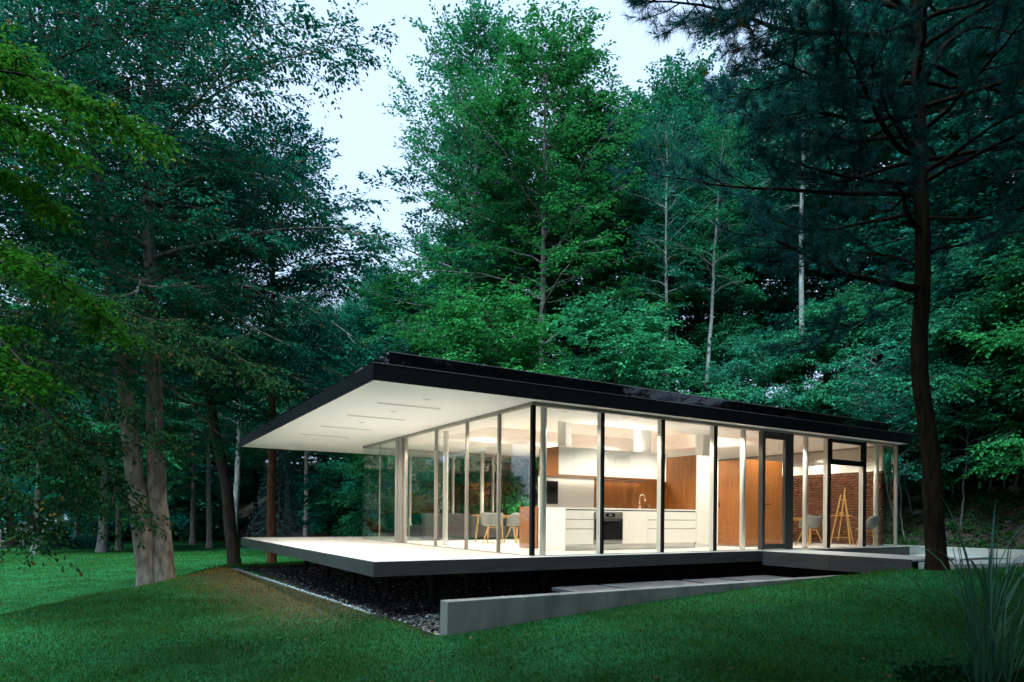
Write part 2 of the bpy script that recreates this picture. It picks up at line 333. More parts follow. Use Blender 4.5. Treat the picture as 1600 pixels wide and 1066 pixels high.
rd.box(RC[0] - .06, RC[1] + .06, RY0 + .02, RC[2] - .06, RZ1 - .028, RZ1 - .004); rd.box(RC[0] - .06, RC[1] + .06, RC[3] + .06, RY1 - .02, RZ1 - .028, RZ1 - .004); rd.build('roof_deck', M_BLACK, pav)
panels_x('roof_fascia', RX0, RX1, cutx, RY0, RY0 + .022, H - .012, RZ1, M_BLACK, pav)
panels_x('roof_fascia', RX0, RX1, cutx, RY1 - .022, RY1, H - .012, RZ1, M_BLACK, pav)
panels_y('roof_fascia', RY0 + .026, RY1 - .026, cuty, RX0, RX0 + .022, H - .012, RZ1, M_BLACK, pav)
panels_y('roof_fascia', RY0 + .026, RY1 - .026, cuty, RX1 - .022, RX1, H - .012, RZ1, M_BLACK, pav)
mon = MB().box(-2.60, 11.48, .17, 10.9, 3.235, 3.27).box(-2.60, 11.48, .17, .20, RZ1 + .002, 3.234).box(-2.60, 11.48, 10.87, 10.9, RZ1 + .002, 3.234).box(-2.60, -2.57, .201, 10.869, RZ1 + .002, 3.234).box(11.45, 11.48, .201, 10.869, RZ1 + .002, 3.234).build('roof_monitor', M_MONI, pav)
nmp = 9
for i in range(nmp):
    x0 = -2.62 + i * (14.12 / nmp); MB().box(x0 + .004, x0 + 14.12 / nmp - .004, .15, .162, RZ1 + .003, 3.29).build('rim_glass', M_MONI, mon)
MB().box(-2.63, 11.51, .146, .168, 3.292, 3.304).build('rim_cap', M_STEEL, mon)
MB().box(RX0 - .004, RX1 + .004, RY0 - .006, RY0 + .02, RZ1 + .001, RZ1 + .009).build('drip_edge', M_STEEL, pav)
MB().box(-2.63, -2.615, .17, 10.9, RZ1 + .003, 3.30).build('rim_glass', M_MONI, mon)

# facade: mullions, panes
FX = [0.0, 1.55, 3.10, 4.62, 6.15, 7.17, 8.61, 10.11, LX]
ZT = H - .06
MB().box(-.05, LX + .03, -.05, .07, ZT, H - .001).build('head_rail', M_FRAME, pav)
MB().box(-.04, .06, .075, LY, ZT, H - .001).build('head_rail', M_FRAME, pav)
MB().box(-.03, LX + .02, -.03, .05, -.002, .012).build('sill_rail', M_STEEL, pav)
MB().box(-.03, .05, .055, LY, -.002, .012).build('sill_rail', M_STEEL, pav)
def mullion(x, y, along='x', outer=True):
    if along == 'x':
        m = MB().box(x - .022, x + .022, y + .002, y + .11, .013, ZT - .001).build('mullion', M_COLUMN, pav)
        if outer: MB().box(x - .026, x + .026, y - .062, y - .004, .013, ZT - .001).build('cover_cap', M_BLACK, m)
    else:
        MB().box(x - .025, x + .04, y - .024, y + .024, .013, ZT - .001).build('mullion', M_FRAME, pav)
for x in FX[1:-1]:
    if x not in (6.15, 7.17): mullion(x, 0.0)
MB().box(-.036, .036, -.036, .036, .013, ZT - .001).build('corner_post', M_BLACK, pav)
MB().box(LX - .025, LX + .025, -.04, .04, .013, ZT - .001).build('corner_post', M_FRAME, pav)
for a_, b_ in zip(FX[:-1], FX[1:]):
    if abs(a_ - 6.15) < .01 or abs(a_ - 8.61) < .01: continue
    MB().box(a_ + .047, b_ - .047, -.006, .0, .014, ZT - .002).build('glass_pane', M_GLASS, pav)
# vent window bay
vw = MB(); x0, x1 = 8.61 + .03, 10.11 - .03
vw.box(x0, x1, -.055, .03, ZT - .075, ZT - .002); vw.box(x0, x1, -.055, .03, 2.06, 2.18)
vw.box(x0, x0 + .06, -.055, .03, 2.181, ZT - .076); vw.box(x1 - .06, x1, -.055, .03, 2.181, ZT - .076)
win = vw.build('vent_window', M_BLACK, pav)
MB().box(x0 + .062, x1 - .062, -.006, .0, 2.182, ZT - .077).build('pane', M_GLASS, win)
MB().box(x0 + .02, x1 - .02, -.006, .0, .014, 2.058).build('glass_pane', M_GLASS, pav)
# door
dr = MB(); x0, x1 = 6.15, 7.17
dr.box(x0 - .03, x0 + .02, -.06, .06, .0, ZT - .002); dr.box(x1 - .16, x1 + .03, -.06, .06, .0, ZT - .002); dr.box(x0 + .02, x1 - .16, -.06, .06, ZT - .06, ZT - .002)
door = dr.build('door', M_FASC, pav)
lf = MB(); lf.box(x0 + .025, x0 + .075, -.045, .03, .02, ZT - .065); lf.box(x1 - .24, x1 - .165, -.045, .03, .02, ZT - .065); lf.box(x0 + .076, x1 - .241, -.045, .03, .02, .13); lf.box(x0 + .076, x1 - .241, -.045, .03, ZT - .15, ZT - .065)
lf.build('door_leaf', M_FASC, door)
MB().box(x0 + .076, x1 - .241, -.012, -.006, .131, ZT - .151).build('pane', M_GLASS, door)
MB().box(x0 + .045, x0 + .065, -.085, -.046, 1.02, 1.04).box(x0 + .045, x0 + .19, -.10, -.086, 1.02, 1.04).build('handle', M_BLACK, door)
MB().box(x0 + .04, x0 + .07, -.052, -.046, .90, .97).build('lock', M_BLACK, door)
# left facade: sliding panels
LYP = [0.0, 1.2, 2.54, 4.08, 5.93]
for y in LYP[1:]: mullion(0.0, y, 'y')
MB().box(-.06, .10, 5.99, 6.46, .013, ZT - .001).build('wide_post', M_FRAME, pav)
MB().box(-.075, -.061, 6.10, 6.13, .013, ZT - .001).box(-.075, -.061, 6.27, 6.30, .013, ZT - .001).build('post_groove', M_STEEL, pav)
for i, (a_, b_) in enumerate(zip(LYP[:-1], LYP[1:])):
    xo = 0.0 if i % 2 else 0.028
    MB().box(xo - .003, xo + .003, a_ + (.047 if i == 0 else .037), b_ - .037, .014, ZT - .002).build('glass_pane', M_GLASS, pav)
for a_, b_ in ((6.47, 7.75), (7.77, 9.12)):
    MB().box(-.009, .009, a_, b_, .004, ZT - .004).build('glass_screen', M_GGLASS, pav)
MB().box(-.014, .014, 7.752, 7.768, .004, ZT - .004).build('glass_joint', M_FRAME, pav)
# back and end walls
BX = [0.0] + [1.45 * k for k in range(1, 8)] + [LX]
for x in BX[1:-1]: mullion(x, LY - .11, 'x', False)
for a_, b_ in zip(BX[:-1], BX[1:]):
    MB().box(a_ + .03, b_ - .03, LY - .004, LY + .004, .014, ZT - .002).build('glass_pane', M_GLASS, pav)
MB().box(.08, LX - .05, LY - .06, LY + .06, ZT, H - .001).build('head_rail', M_FRAME, pav)
BWY0, BWY1, BWZ = .30, 6.4, 2.03
bw = MB().box(LX - .115, LX - .03, BWY0, BWY1, .0, BWZ).build('brick_wall', mat('mortar', (.085, .036, .018), .9), pav)
bv, bf, br = [], [], []
bm_ = MB(); row = 0; z = .006
while z < BWZ - .06:
    y = BWY0 + .004 - (.11 if row % 2 else 0)
    while y < BWY1 - .02:
        ya, yb = max(y, BWY0 + .004), min(y + .212, BWY1 - .004)
        if yb - ya > .03:
            pr = .012 + random.random() * .006; bm_.box(LX - .115 - pr, LX - .10, ya, yb, z, z + .063); br += [random.random()] * 6
        y += .222
    z += .0735; row += 1
me = np_mesh('bricks', bm_.v, bm_.f, br)
M_BRICK = attr_mat('red_brick', [(0, (.095, .034, .013)), (.5, (.115, .042, .016)), (1, (.14, .052, .021))], .85)
tag(link('bricks', me, M_BRICK, bw), kind='stuff')
MB().box(LX - .115, LX - .03, BWY0, BWY1, BWZ + .002, BWZ + .26).build('wall_band', M_WHITE, pav)
MB().box(LX - .095, LX - .035, BWY0, BWY1, BWZ + .262, BWZ + .35).build('steel_rail', M_STEEL, pav)  # steel rail between the white band and the grey panel
MB().box(LX - .10, LX - .03, BWY0, BWY1, BWZ + .352, ZT - .002).build('reflection_panel', mat('ceiling_reflection_grey', (.46, .44, .40), .6), pav)  # solid grey stands in for the ceiling's reflection in the clerestory glass
MB().box(LX - .006, LX, .042, BWY0 - .004, .014, ZT - .002).build('glass_pane', M_GLASS, pav)
MB().box(LX - .006, LX, BWY1 + .004, LY - .01, .014, ZT - .002).build('glass_pane', M_GLASS, pav)
MB().box(LX - .07, LX + .03, .075, LY - .062, ZT, H - .001).build('head_rail', M_FRAME, pav)
cm = MB().tube([(0, 0, 0), (0, 0, H + .001)], .062, 20).mesh('column')
for p in cm.polygons: p.use_smooth = len(p.vertices) == 4
for x, y in ((.47, .36), (5.96, .36), (8.25, .36), (11.30, .36), (3.6, 8.45), (.9, 8.5), (8.3, 8.5), (11.2, 8.5), (.5, 4.6)):
    link('column', cm, M_COLUMN, pav).location = (x, y, 0)
# soffit heaters (four dark slots) and recessed downlights
M_LAMP = emit_mat('lamp_lens', (.5, .48, .44), 0.12)
for y in (1.62, 3.38, 5.37, 7.18):
    sl = MB(); sl.box(-2.29, -1.05, y - .055, y - .048, H - .006, H - .0005); sl.box(-2.29, -1.05, y + .048, y + .055, H - .006, H - .0005); sl.box(-2.29, -2.28, y - .047, y + .047, H - .006, H - .0005); sl.box(-1.06, -1.05, y - .047, y + .047, H - .006, H - .0005)
    ht = sl.build('soffit_heater', M_COLUMN, pav); MB().box(-2.279, -1.061, y - .046, y + .046, H - .003, H - .0006).build('grille', M_GAP, ht)
LIGHT_W = 2.8
def downlight(x, y, watt, zc=H, angle=130):
    d = MB().box(x - .055, x + .055, y - .055, y + .055, zc - .004, zc - .0005).build('downlight', M_COLUMN, pav)
    MB().box(x - .035, x + .035, y - .035, y + .035, zc - .006, zc - .0042).build('lens', M_LAMP, d)
    ld = bpy.data.lights.new('lamp_light', 'SPOT'); ld.energy = watt * LIGHT_W; ld.color = WARM; ld.spot_size = R(angle); ld.spot_blend = .45; ld.shadow_soft_size = .04
    lo = bpy.data.objects.new('lamp_light', ld); col.objects.link(lo); lo.parent = d; lo.location = (x, y, zc - .012 + .0); lo.matrix_parent_inverse = wm(d).inverted()
for y in (.83, 2.42, 4.3, 6.25, 8.2, 9.9): downlight(-1.68, y, 46, angle=158)
for x, y, wt in ((1.1, .55, 22), (2.6, .50, 46), (4.1, .50, 46), (5.6, .50, 40), (6.7, .55, 30), (7.7, .62, 40), (9.3, .75, 30), (10.6, .85, 28),
               (11.1, 2.0, 20), (11.1, 3.4, 20), (9.4, 2.6, 40), (6.6, 2.4, 30), (.45, 2.2, 45), (.45, 5.4, 45), (2.3, 6.6, 50), (4.6, 7.0, 50), (6.8, 7.4, 40), (9.6, 6.4, 40)):
    downlight(x, y, wt)
for x, y in ((2.4, 3.7), (4.4, 3.7), (6.3, 3.7), (2.4, 5.2), (4.6, 5.2), (6.6, 5.2)): downlight(x, y, 62, 3.16, 150)
def up_strip(x0, x1, y0, y1, z, watt, par=pav):
    d = MB().box(x0, x1, y0, y1, z, z + .02).build('uplight_strip', M_LACQ, par)
    MB().box(x0 + .01, x1 - .01, y0 + .01, y1 - .01, z + .021, z + .024).build('lens', M_LAMP, d)
    ld = bpy.data.lights.new('strip_light', 'AREA'); ld.shape = 'RECTANGLE'; ld.size = x1 - x0; ld.size_y = y1 - y0; ld.energy = watt * LIGHT_W; ld.color = WARM
    lo = bpy.data.objects.new('strip_light', ld); col.objects.link(lo); lo.parent = d; lo.rotation_euler = (math.pi, 0, 0); lo.location = ((x0 + x1) / 2, (y0 + y1) / 2, z + .03); lo.matrix_parent_inverse = wm(d).inverted()

# ------------------------------------------------------------------ kitchen
kit = thing('kitchen_unit', 'long white kitchen unit with walnut splashback and hanging white cupboards', 'kitchen', (3.5, 1.8, 0))
M_CARC = mat('grey_carcass', (.16, .155, .145), .7)
KX0, KX1, KY0, KY1 = 1.66, 5.48, 1.30, 2.30
bc = MB().box(KX0 + .02, KX1 - .002, KY0 + .03, KY1 - .003, .12, .868).build('base_cabinet', M_CARC, kit)
MB().box(KX0 + .02, KX1 - .002, KY0 + .06, KY1 - .1, .0, .118).build('kick_board', M_LACQ, kit)
MB().box(KX0, KX0 + .019, KY0, KY1, 0, .868).build('side_panel', M_LACQ, kit)
MB().box(KX0, KX1 - .002, KY0 - .004, KY1 - .003, .870, .902).build('countertop', mat('white_stone', (.82, .81, .78), .25), kit)
def front(x0, x1, z0, z1, nm='drawer_front'): MB().box(x0 + .002, x1 - .002, KY0, KY0 + .022, z0 + .006, z1 - .008).build(nm, M_LACQ, bc, bevel=.002)
for x0, x1 in ((KX0 + .02, 2.41), (3.95, KX1 - .004)):
    for z0, z1 in ((.12, .455), (.455, .655), (.655, .85)): front(x0, x1, z0, z1)
front(3.205, 3.95, .12, .85, 'cupboard_front'); front(2.41, 3.205, .812, .85, 'filler_panel'); front(2.41, 3.205, .12, .138, 'filler_panel')
MB().box(3.2, 3.93, KY0 + .045, KY0 + .058, .02, .10).build('kick_drawer', M_LACQ, kit)
up = MB().box(KX0 + .012, 4.75, 1.592, KY1 - .002, 1.60, 2.188).build('upper_cabinet', M_CARC, kit)
MB().box(KX0, KX0 + .011, 1.575, KY1 - .002, 1.592, 2.19).build('end_panel', M_WOOD, up)
MB().box(KX0 + .012, 4.75, 1.576, KY1 - .002, 1.588, 1.599).build('underside', M_WOOD, up)
nd = 8; wdt = (4.75 - KX0 - .012) / nd
for i in range(nd):
    xa = KX0 + .012 + i * wdt; MB().box(xa + .003, xa + wdt - .003, 1.572, 1.591, 1.60, 2.19).build('cupboard_door', M_LACQ, up, bevel=.0015)
MB().box(3.18, KX1 - .002, KY1, KY1 + .02, .903, 1.60).build('splashback', M_WOOD, kit)
MB().box(KX0, 3.178, KY1 - .02, KY1 + .02, .903, 1.60).build('tall_panel', M_LACQ, kit)
MB().box(KX0 - .02, KX1 - .002, KY1 + .022, 3.06, .0, .93).build('back_cabinet', M_WOOD, kit)
tb = MB().box(KX1, 6.22, KY0 + .022, KY1 + .3, .0, 2.20).build('tall_cabinet', M_LACQ, kit)
MB().box(KX1 - .001 - .012, KX1 - .001, KY0 + .024, KY1 - .001, .904, 2.20).build('side_veneer', M_WOOD, tb)
MB().box(KX1 + .002, 6.218, KY0, KY0 + .020, .10, .843).build('cupboard_door', M_LACQ, tb, bevel=.002)
MB().box(KX1 + .002, 6.218, KY0, KY0 + .020, .852, 2.20).build('cupboard_door', M_LACQ, tb, bevel=.002)
up_strip(2.35, 4.25, 1.70, 1.90, 2.192, 5, kit)
ucl = bpy.data.lights.new('strip_light', 'AREA'); ucl.shape = 'RECTANGLE'; ucl.size = 2.8; ucl.size_y = .03; ucl.energy = .8 * LIGHT_W; ucl.color = WARM
us = MB().box(1.9, 4.7, 2.18, 2.22, 1.578, 1.587).build('undercabinet_lamp', M_LAMP, up)
lo = bpy.data.objects.new('strip_light', ucl); col.objects.link(lo); lo.parent = us; lo.location = (3.3, 2.20, 1.572); lo.matrix_parent_inverse = wm(us).inverted()
for x0, x1, y0, y1 in ((2.12, 2.27, 1.95, 2.25), (4.3, 4.62, 1.95, 2.2), (5.9, 6.18, 1.5, 1.75)):
    MB().box(x0, x1, y0, y1, 2.201, 2.73 if y1 < 1.66 else 3.158).build('duct', M_LACQ, kit)
ov = thing('oven', 'built-in steel oven with black glass door under the white worktop', 'oven', (2.8, 1.3, .14))
MB().box(2.415, 3.2, KY0 - .012, KY0 + .4, .142, .808).build('body', M_STEEL, ov, bevel=.003)
MB().box(2.42, 3.195, KY0 - .022, KY0 - .0125, .215, .675).build('door_glass', M_DARKG, ov)
MB().box(2.72, 2.98, KY0 - .02, KY0 - .0125, .715, .785).build('display', M_DARKG, ov)
MB().box(2.80, 2.90, KY0 - .0225, KY0 - .0205, .735, .765).build('display_digits', mat('display_grey', (.25, .22, .18), .4), ov)
MB().box(2.50, 3.11, KY0 - .062, KY0 - .046, .638, .656).box(2.52, 2.54, KY0 - .045, KY0 - .0225, .64, .654).box(3.07, 3.09, KY0 - .045, KY0 - .0225, .64, .654).build('handle', M_STEEL, ov)
fa = thing('kitchen_faucet', 'tall arched metal faucet on the white kitchen worktop', 'faucet', (4.1, 1.75, .903))
arc = [(4.10, 1.75, .903), (4.10, 1.75, 1.16)] + [(4.10 + .085 - .085 * math.cos(t), 1.75, 1.16 + .085 * math.sin(t)) for t in np.linspace(.2, math.pi, 10)] + [(4.27, 1.75, 1.09)]
MB().tube(arc, .013, 10).build('spout', M_BRASS, fa, True); MB().tube([(4.10, 1.75, .904), (4.10, 1.75, 1.02)], .024, 12).build('base', M_BRASS, fa, True)
MB().tube([(4.10, 1.725, .97), (4.04, 1.69, 1.0)], .008, 8).build('lever', M_BRASS, fa)
sp = thing('soap_dispenser', 'small metal soap dispenser beside the kitchen faucet', 'dispenser', (4.42, 1.75, .903))
MB().tube([(4.42, 1.75, .903), (4.42, 1.75, .985)], .012, 10).build('pump', M_BRASS, sp); MB().tube([(4.42, 1.75, .986), (4.36, 1.72, .992)], .007, 8).build('nozzle', M_BRASS, sp)
tv = thing('wall_screen', 'black flat screen on the white panel above the worktop', 'screen', (2.0, 2.2, 1.0))
MB().box(1.72, 2.14, KY1 - .056, KY1 - .022, .985, 1.50).build('casing', M_BLACK, tv, bevel=.004); MB().box(1.728, 2.132, KY1 - .059, KY1 - .0565, .995, 1.49).build('display', M_DARKG, tv)
# walnut core
core = thing('walnut_core', 'freestanding walnut storage block with flush door behind the entrance', 'cupboard', (7.7, 2.5, 0))
MB().box(7.02, 8.40, 1.15, 4.8, .03, 2.17).build('carcass', M_WOOD, core); MB().box(7.06, 8.36, 1.19, 4.76, 0, .029).build('plinth', M_STEEL, core)
for y0, y1 in ((1.152, 2.10), (2.106, 3.1), (3.106, 4.798)):
    d_ = MB().box(7.0, 7.018, y0, y1, .035, 2.168).build('door_panel', M_WOOD, core)
    if y0 > 1.5 and y0 < 2.5: pass
    else: MB().box(6.994, 6.9995, y1 - .16, y1 - .13, .98, 1.12).build('finger_pull', M_BLACK, d_)
for x0, x1 in ((7.002, 7.70), (7.704, 8.398)): MB().box(x0, x1, 1.13, 1.149, .035, 2.168).build('front_panel', M_WOOD, core)
up_strip(7.3, 8.1, 2.4, 3.2, 2.172, 4, core)

# ------------------------------------------------------------------ furniture
def shell_mesh():
    me = MB(); nu, nv = 28, 9; rings = []
    for j in range(nv):
        t = j / (nv - 1); ring = []
        for i in range(nu):
            a = 2 * math.pi * i / nu; back = max(0, -math.cos(a)); side = abs(math.sin(a))
            hh = .10 + .26 * back ** .8 + .15 * side ** 2 * (1 - .6 * max(0, math.cos(a)))
            if math.cos(a) > .55: hh *= .25
            rr = .19 + .08 * (t ** .6) + .03 * t * back
            zz = .02 * (1 - t) + hh * t ** 1.7
            rr *= (0.35 + .65 * min(1, t * 2.2)) if t < .45 else 1
            ring.append((rr * math.cos(a) * .98, rr * math.sin(a) * 1.06, .43 + zz))
        rings.append(ring)
    for r_ in rings: me.v += r_
    for j in range(nv - 1):
        for i in range(nu): me.f.append((j * nu + i, j * nu + (i + 1) % nu, (j + 1) * nu + (i + 1) % nu, (j + 1) * nu + i))
    me.f.append(tuple(reversed(range(nu)))); return me.mesh('shell')
SHELL = shell_mesh()
for p in SHELL.polygons: p.use_smooth = True
LEGM = {}
for sx in (1, -1):
    for sy in (1, -1): LEGM[sx, sy] = MB().tube([(sx * .12, sy * .10, .435), (sx * .25, sy * .235, 0)], [.019, .012], 8).mesh('leg')
def chair(loc, rz, label, grp):
    c = thing('shell_chair', label, 'chair', loc, rz, grp)
    def add(nm, me, m):
        o = bpy.data.objects.new(nm, me); col.objects.link(o); o.parent = c
        if not me.materials: me.materials.append(m)
        return o
    s = add('shell', SHELL, M_SHELL); sm = s.modifiers.new('thick', 'SOLIDIFY'); sm.thickness = .012
    for k in LEGM: add('leg', LEGM[k], M_OAK)
    add('under_frame', UFR, M_OAK); return c
UFR = MB().box(-.14, .14, -.12, -.09, .405, .428).box(-.14, .14, .09, .12, .405, .428).box(-.02, .02, -.089, .089, .405, .428).mesh('under_frame')
def table(loc, L, W_, label, rz=0):
    t = thing('wooden_table', label, 'table', loc, rz)
    x, y, z = loc
    def add(mb, nm):
        o = bpy.data.objects.new(nm, mb.mesh(nm)); col.objects.link(o); o.parent = t; o.data.materials.append(M_OAK); return o
    add(MB().box(-L / 2, L / 2, -W_ / 2, W_ / 2, .715, .74), 'table_top'); add(MB().box(-L / 2 + .1, L / 2 - .1, -W_ / 2 + .08, W_ / 2 - .08, .66, .714), 'apron')
    for sx in (1, -1):
        for sy in (1, -1): add(MB().tube([(sx * (L / 2 - .13), sy * (W_ / 2 - .11), .66), (sx * (L / 2 - .07), sy * (W_ / 2 - .06), 0)], [.03, .02], 8), 'leg')
    return t
table((11.0 - .35, 2.55, 0), 2.0, .8, 'oak work table in front of the red brick wall', R(90))
chair((9.80, 1.30, 0), R(75), 'grey shell chair standing apart from the easel, back to the glass', 'chairs in the brick-walled room')
chair((9.55, 2.1, 0), R(15), 'grey shell chair partly hidden behind the dark door frame', 'chairs in the brick-walled room')
chair((10.96, .40, 0), R(120), 'grey shell chair tucked in the corner beside the brick wall', 'chairs in the brick-walled room')
table((2.55, 5.75, 0), 1.0, .8, 'small oak dining table between the sofa and the kitchen back')
chair((2.05, 5.05, 0), R(60), 'grey shell chair at the near end of the oak dining table', 'chairs at the oak dining table')
chair((2.62, 4.75, 0), R(100), 'grey shell chair close to the walnut kitchen back', 'chairs at the oak dining table')
def easel(loc, rz, m, label, s=1.0):
    e = thing('easel', label, 'easel', loc, rz); e.scale = (s,) * 3
    def add(mb, nm):
        o = bpy.data.objects.new(nm, mb.mesh(nm)); col.objects.link(o); o.parent = e; o.data.materials.append(m)
    for sx in (1, -1): add(MB().bar((sx * .27, 0, 0), (sx * .05, .16, 1.42), .032, .022), 'front_leg')
    add(MB().bar((-.06, .02, .14), (.06, .17, 1.62), .028, .02), 'mast'); add(MB().bar((.05, .18, 1.30), (.10, .72, 0), .03, .02), 'rear_leg')
    add(MB().box(-.28, .28, .02, .10, .82, .845), 'tray'); add(MB().bar((-.23, .022, .22), (.23, .022, .22), .03, .016), 'cross_bar'); add(MB().bar((-.1, .15, 1.28), (.1, .15, 1.28), .04, .016), 'cross_bar')
    add(MB().box(-.05, .05, .06, .12, .85, .93), 'clamp')
easel((10.52, .88, 0), R(-78), M_OAK, 'tall pale oak artist easel behind the glass', .97)
# sofa
sf = thing('sofa', 'charcoal wool corner sofa in the far part of the room', 'sofa', (3, 8.3, 0))
def cushion(nm, x0, x1, y0, y1, z0, z1, bev=.06):
    o = MB().box(x0, x1, y0, y1, z0, z1).build(nm, M_SOFA, sf, bevel=bev); o.modifiers['bevel'].segments = 4; return o
cushion('back_rest', 1.25, 2.72, 7.55, 7.80, .06, .78); cushion('arm_rest', 2.72, 2.96, 7.55, 8.7, .06, .74, .09); cushion('seat', 1.25, 2.70, 7.82, 8.65, .06, .42)
cushion('seat', 2.98, 4.1, 7.72, 8.70, .06, .42); cushion('seat', 4.12, 5.2, 7.72, 8.70, .06, .42); cushion('back_rest', 2.98, 5.2, 8.72, 8.95, .06, .78)
cushion('cushion', 3.05, 3.5, 8.5, 8.68, .43, .74, .05)
for nm, x in (('cushion', 4.3),): cushion(nm, x, x + .5, 8.5, 8.68, .43, .72, .05)

# ------------------------------------------------------------------ outside works
BRX0, BRX1, BRY = 5.83, 7.30, -3.46
br_ = thing('entry_bridge', 'low pale-topped bridge leading to the dark glazed door', 'bridge', (6.5, -2, -.3))
for i in range(3):
    ya = BRY + i * 1.056; MB().box(BRX0 + .01, BRX1 - .01, ya + .003, ya + 1.053, -.04, -.003).build('deck_slab', M_PAVE, br_)
for i in range(2):
    ya = BRY + i * 1.58; MB().box(BRX0 - .012, BRX0 + .009, ya + .002, ya + 1.577, -.31, -.006).build('side_fascia', M_FASC, br_)
MB().box(BRX1 - .009, BRX1 + .012, BRY, -.30, -.31, -.006).build('side_fascia', M_FASC, br_); MB().box(BRX0 + .012, BRX1 - .012, BRY + .02, -.31, -.30, -.041).build('bridge_frame', M_DARKPIER, br_)
cwl = thing('concrete_wall', 'low grey cast concrete garden wall beside the lawn', 'wall', (0, -2.15, -.9))
for a_, b_ in ((-2.73, .52), (.53, 3.72), (3.73, 7.0)): MB().box(a_, b_, -2.245, -2.03, -1.1, -.392).build('wall_section', M_CONC, cwl, bevel=.006)
for i, (x0, x1) in enumerate(((.05, 1.0), (1.12, 2.95), (3.12, 4.0), (4.15, 5.6))):
    s_ = MB().box(x0, x1, -1.95, -.55, -.56, -.50).build('stepping_slab', M_SLATE, bevel=.006)
    tag(s_, 'dark slate slab laid over the sunken bed behind the concrete wall', 'paving slab', 'slate slabs in the sunken bed')
    MB().box(x0 + .15, x1 - .15, -1.8, -.7, -1.03, -.561).build('plinth', M_DARKPIER, s_)
tag(MB().prism([(PITX0 + .02, -2.02), (6.85, -2.02), (6.85, 11.1), (-3.3, 11.1), (-3.25, 10.5), (-2.85, 1)], -1.3, -.93).build('gravel_bed', mat('dark_gravel', (.008, .008, .010), .9, var=.5, scale=40)), kind='structure')
tag(MB().prism([(6.02, -4.05), (7.4, -4.35), (26, -6.9), (26, -6.1), (7.6, -3.55), (7.28, -3.47), (6.02, -3.47)], -.5, -.055).build('path', mat('pale_paving', (.42, .42, .41), .7, var=.08, scale=3)), kind='structure')
tag(MB().prism([(7.32, -2.6), (12.2, -1.6), (16, -1.2), (16, -.1), (11.85, -.1), (11.85, -.34), (7.32, -.34)], -.5, -.235).build('path', MATS['pale_paving']), kind='structure')
lw = thing('garden_wall', 'low pale concrete wall at the foot of the planted slope', 'wall', (14, 1, -.25))
for i in range(7): MB().box(13.25, 13.43, -7.2 + i * 1.6, -5.605 + i * 1.6, -.45, -.03).build('wall_block', mat('pale_concrete', (.50, .48, .44), .8, var=.08), lw)
# gravel stones
def stones(nm, P, S, m, kind='stuff', label=None, cat=None):
    base = np.array([(1, 0, 0), (-1, 0, 0), (0, 1, 0), (0, -1, 0), (0, 0, 1), (0, 0, -1.0)])
    tri = np.array([(0, 2, 4), (2, 1, 4), (1, 3, 4), (3, 0, 4), (2, 0, 5), (1, 2, 5), (3, 1, 5), (0, 3, 5)])
    n_ = len(P); jit = rng.uniform(.55, 1.15, (n_, 6, 1)); sc = S[:, None, None] * np.array([1, .75, .5]) * base * jit
    th = rng.uniform(0, 6.28, n_); c, s = np.cos(th), np.sin(th); ti = rng.normal(0, .35, (n_, 1))
    v = sc.copy(); v[..., 2] += ti * v[..., 0]
    x = v[..., 0] * c[:, None] - v[..., 1] * s[:, None]; y = v[..., 0] * s[:, None] + v[..., 1] * c[:, None]
    v = np.stack([x, y, v[..., 2]], -1) + P[:, None, :]
    f = (np.arange(n_)[:, None, None] * 6 + tri).reshape(-1, 3)
    o = link(nm, np_mesh(nm, v.reshape(-1, 3), f, np.repeat(rng.random(n_), 8)), m); return tag(o, label, cat, kind=kind)
M_GRAV = attr_mat('river_gravel', [(0, (.006, .007, .010)), (.55, (.022, .025, .033)), (.75, (.07, .058, .048)), (.92, (.16, .13, .11)), (1, (.26, .26, .27))], .6)
N = 13000; gx_ = rng.uniform(-3.2, 5, N); gy_ = rng.uniform(-2.0, 11, N)
near = rng.random(N) < .45; gx_[near] = rng.uniform(-2.9, 1.5, near.sum()); gy_[near] = rng.uniform(-2.0, 1.5, near.sum())
xl = -2.76 + np.minimum(0, -(gy_ + 2) * .045); ok = gx_ > xl + .12
P = np.stack([gx_, gy_, np.full(N, -.915) + rng.uniform(0, .04, N)], -1)[ok]
stones('gravel', P, rng.uniform(.025, .062, len(P)), M_GRAV, label='dark river gravel under the raised terrace', cat='gravel')
N = 2600; t = rng.random(N); P = np.stack([-2.74 - t * .58 + rng.uniform(-.055, .055, N), -2.0 + t * 12.6, np.full(N, -.885) + rng.uniform(0, .03, N)], -1)
stones('edging_stones', P, rng.uniform(.02, .04, N), attr_mat('pale_gravel', [(0, (.22, .23, .25)), (1, (.50, .50, .50))], .7), label='pale pebble strip edging the dark gravel bed', cat='pebbles')
ed = MB().bar((-2.80, -2.2, -.90), (-3.40, 10.7, -.90), .012, .12).build('steel_edging', M_STEEL); tag(ed, 'thin steel edging between lawn and pebble strip', 'edging')

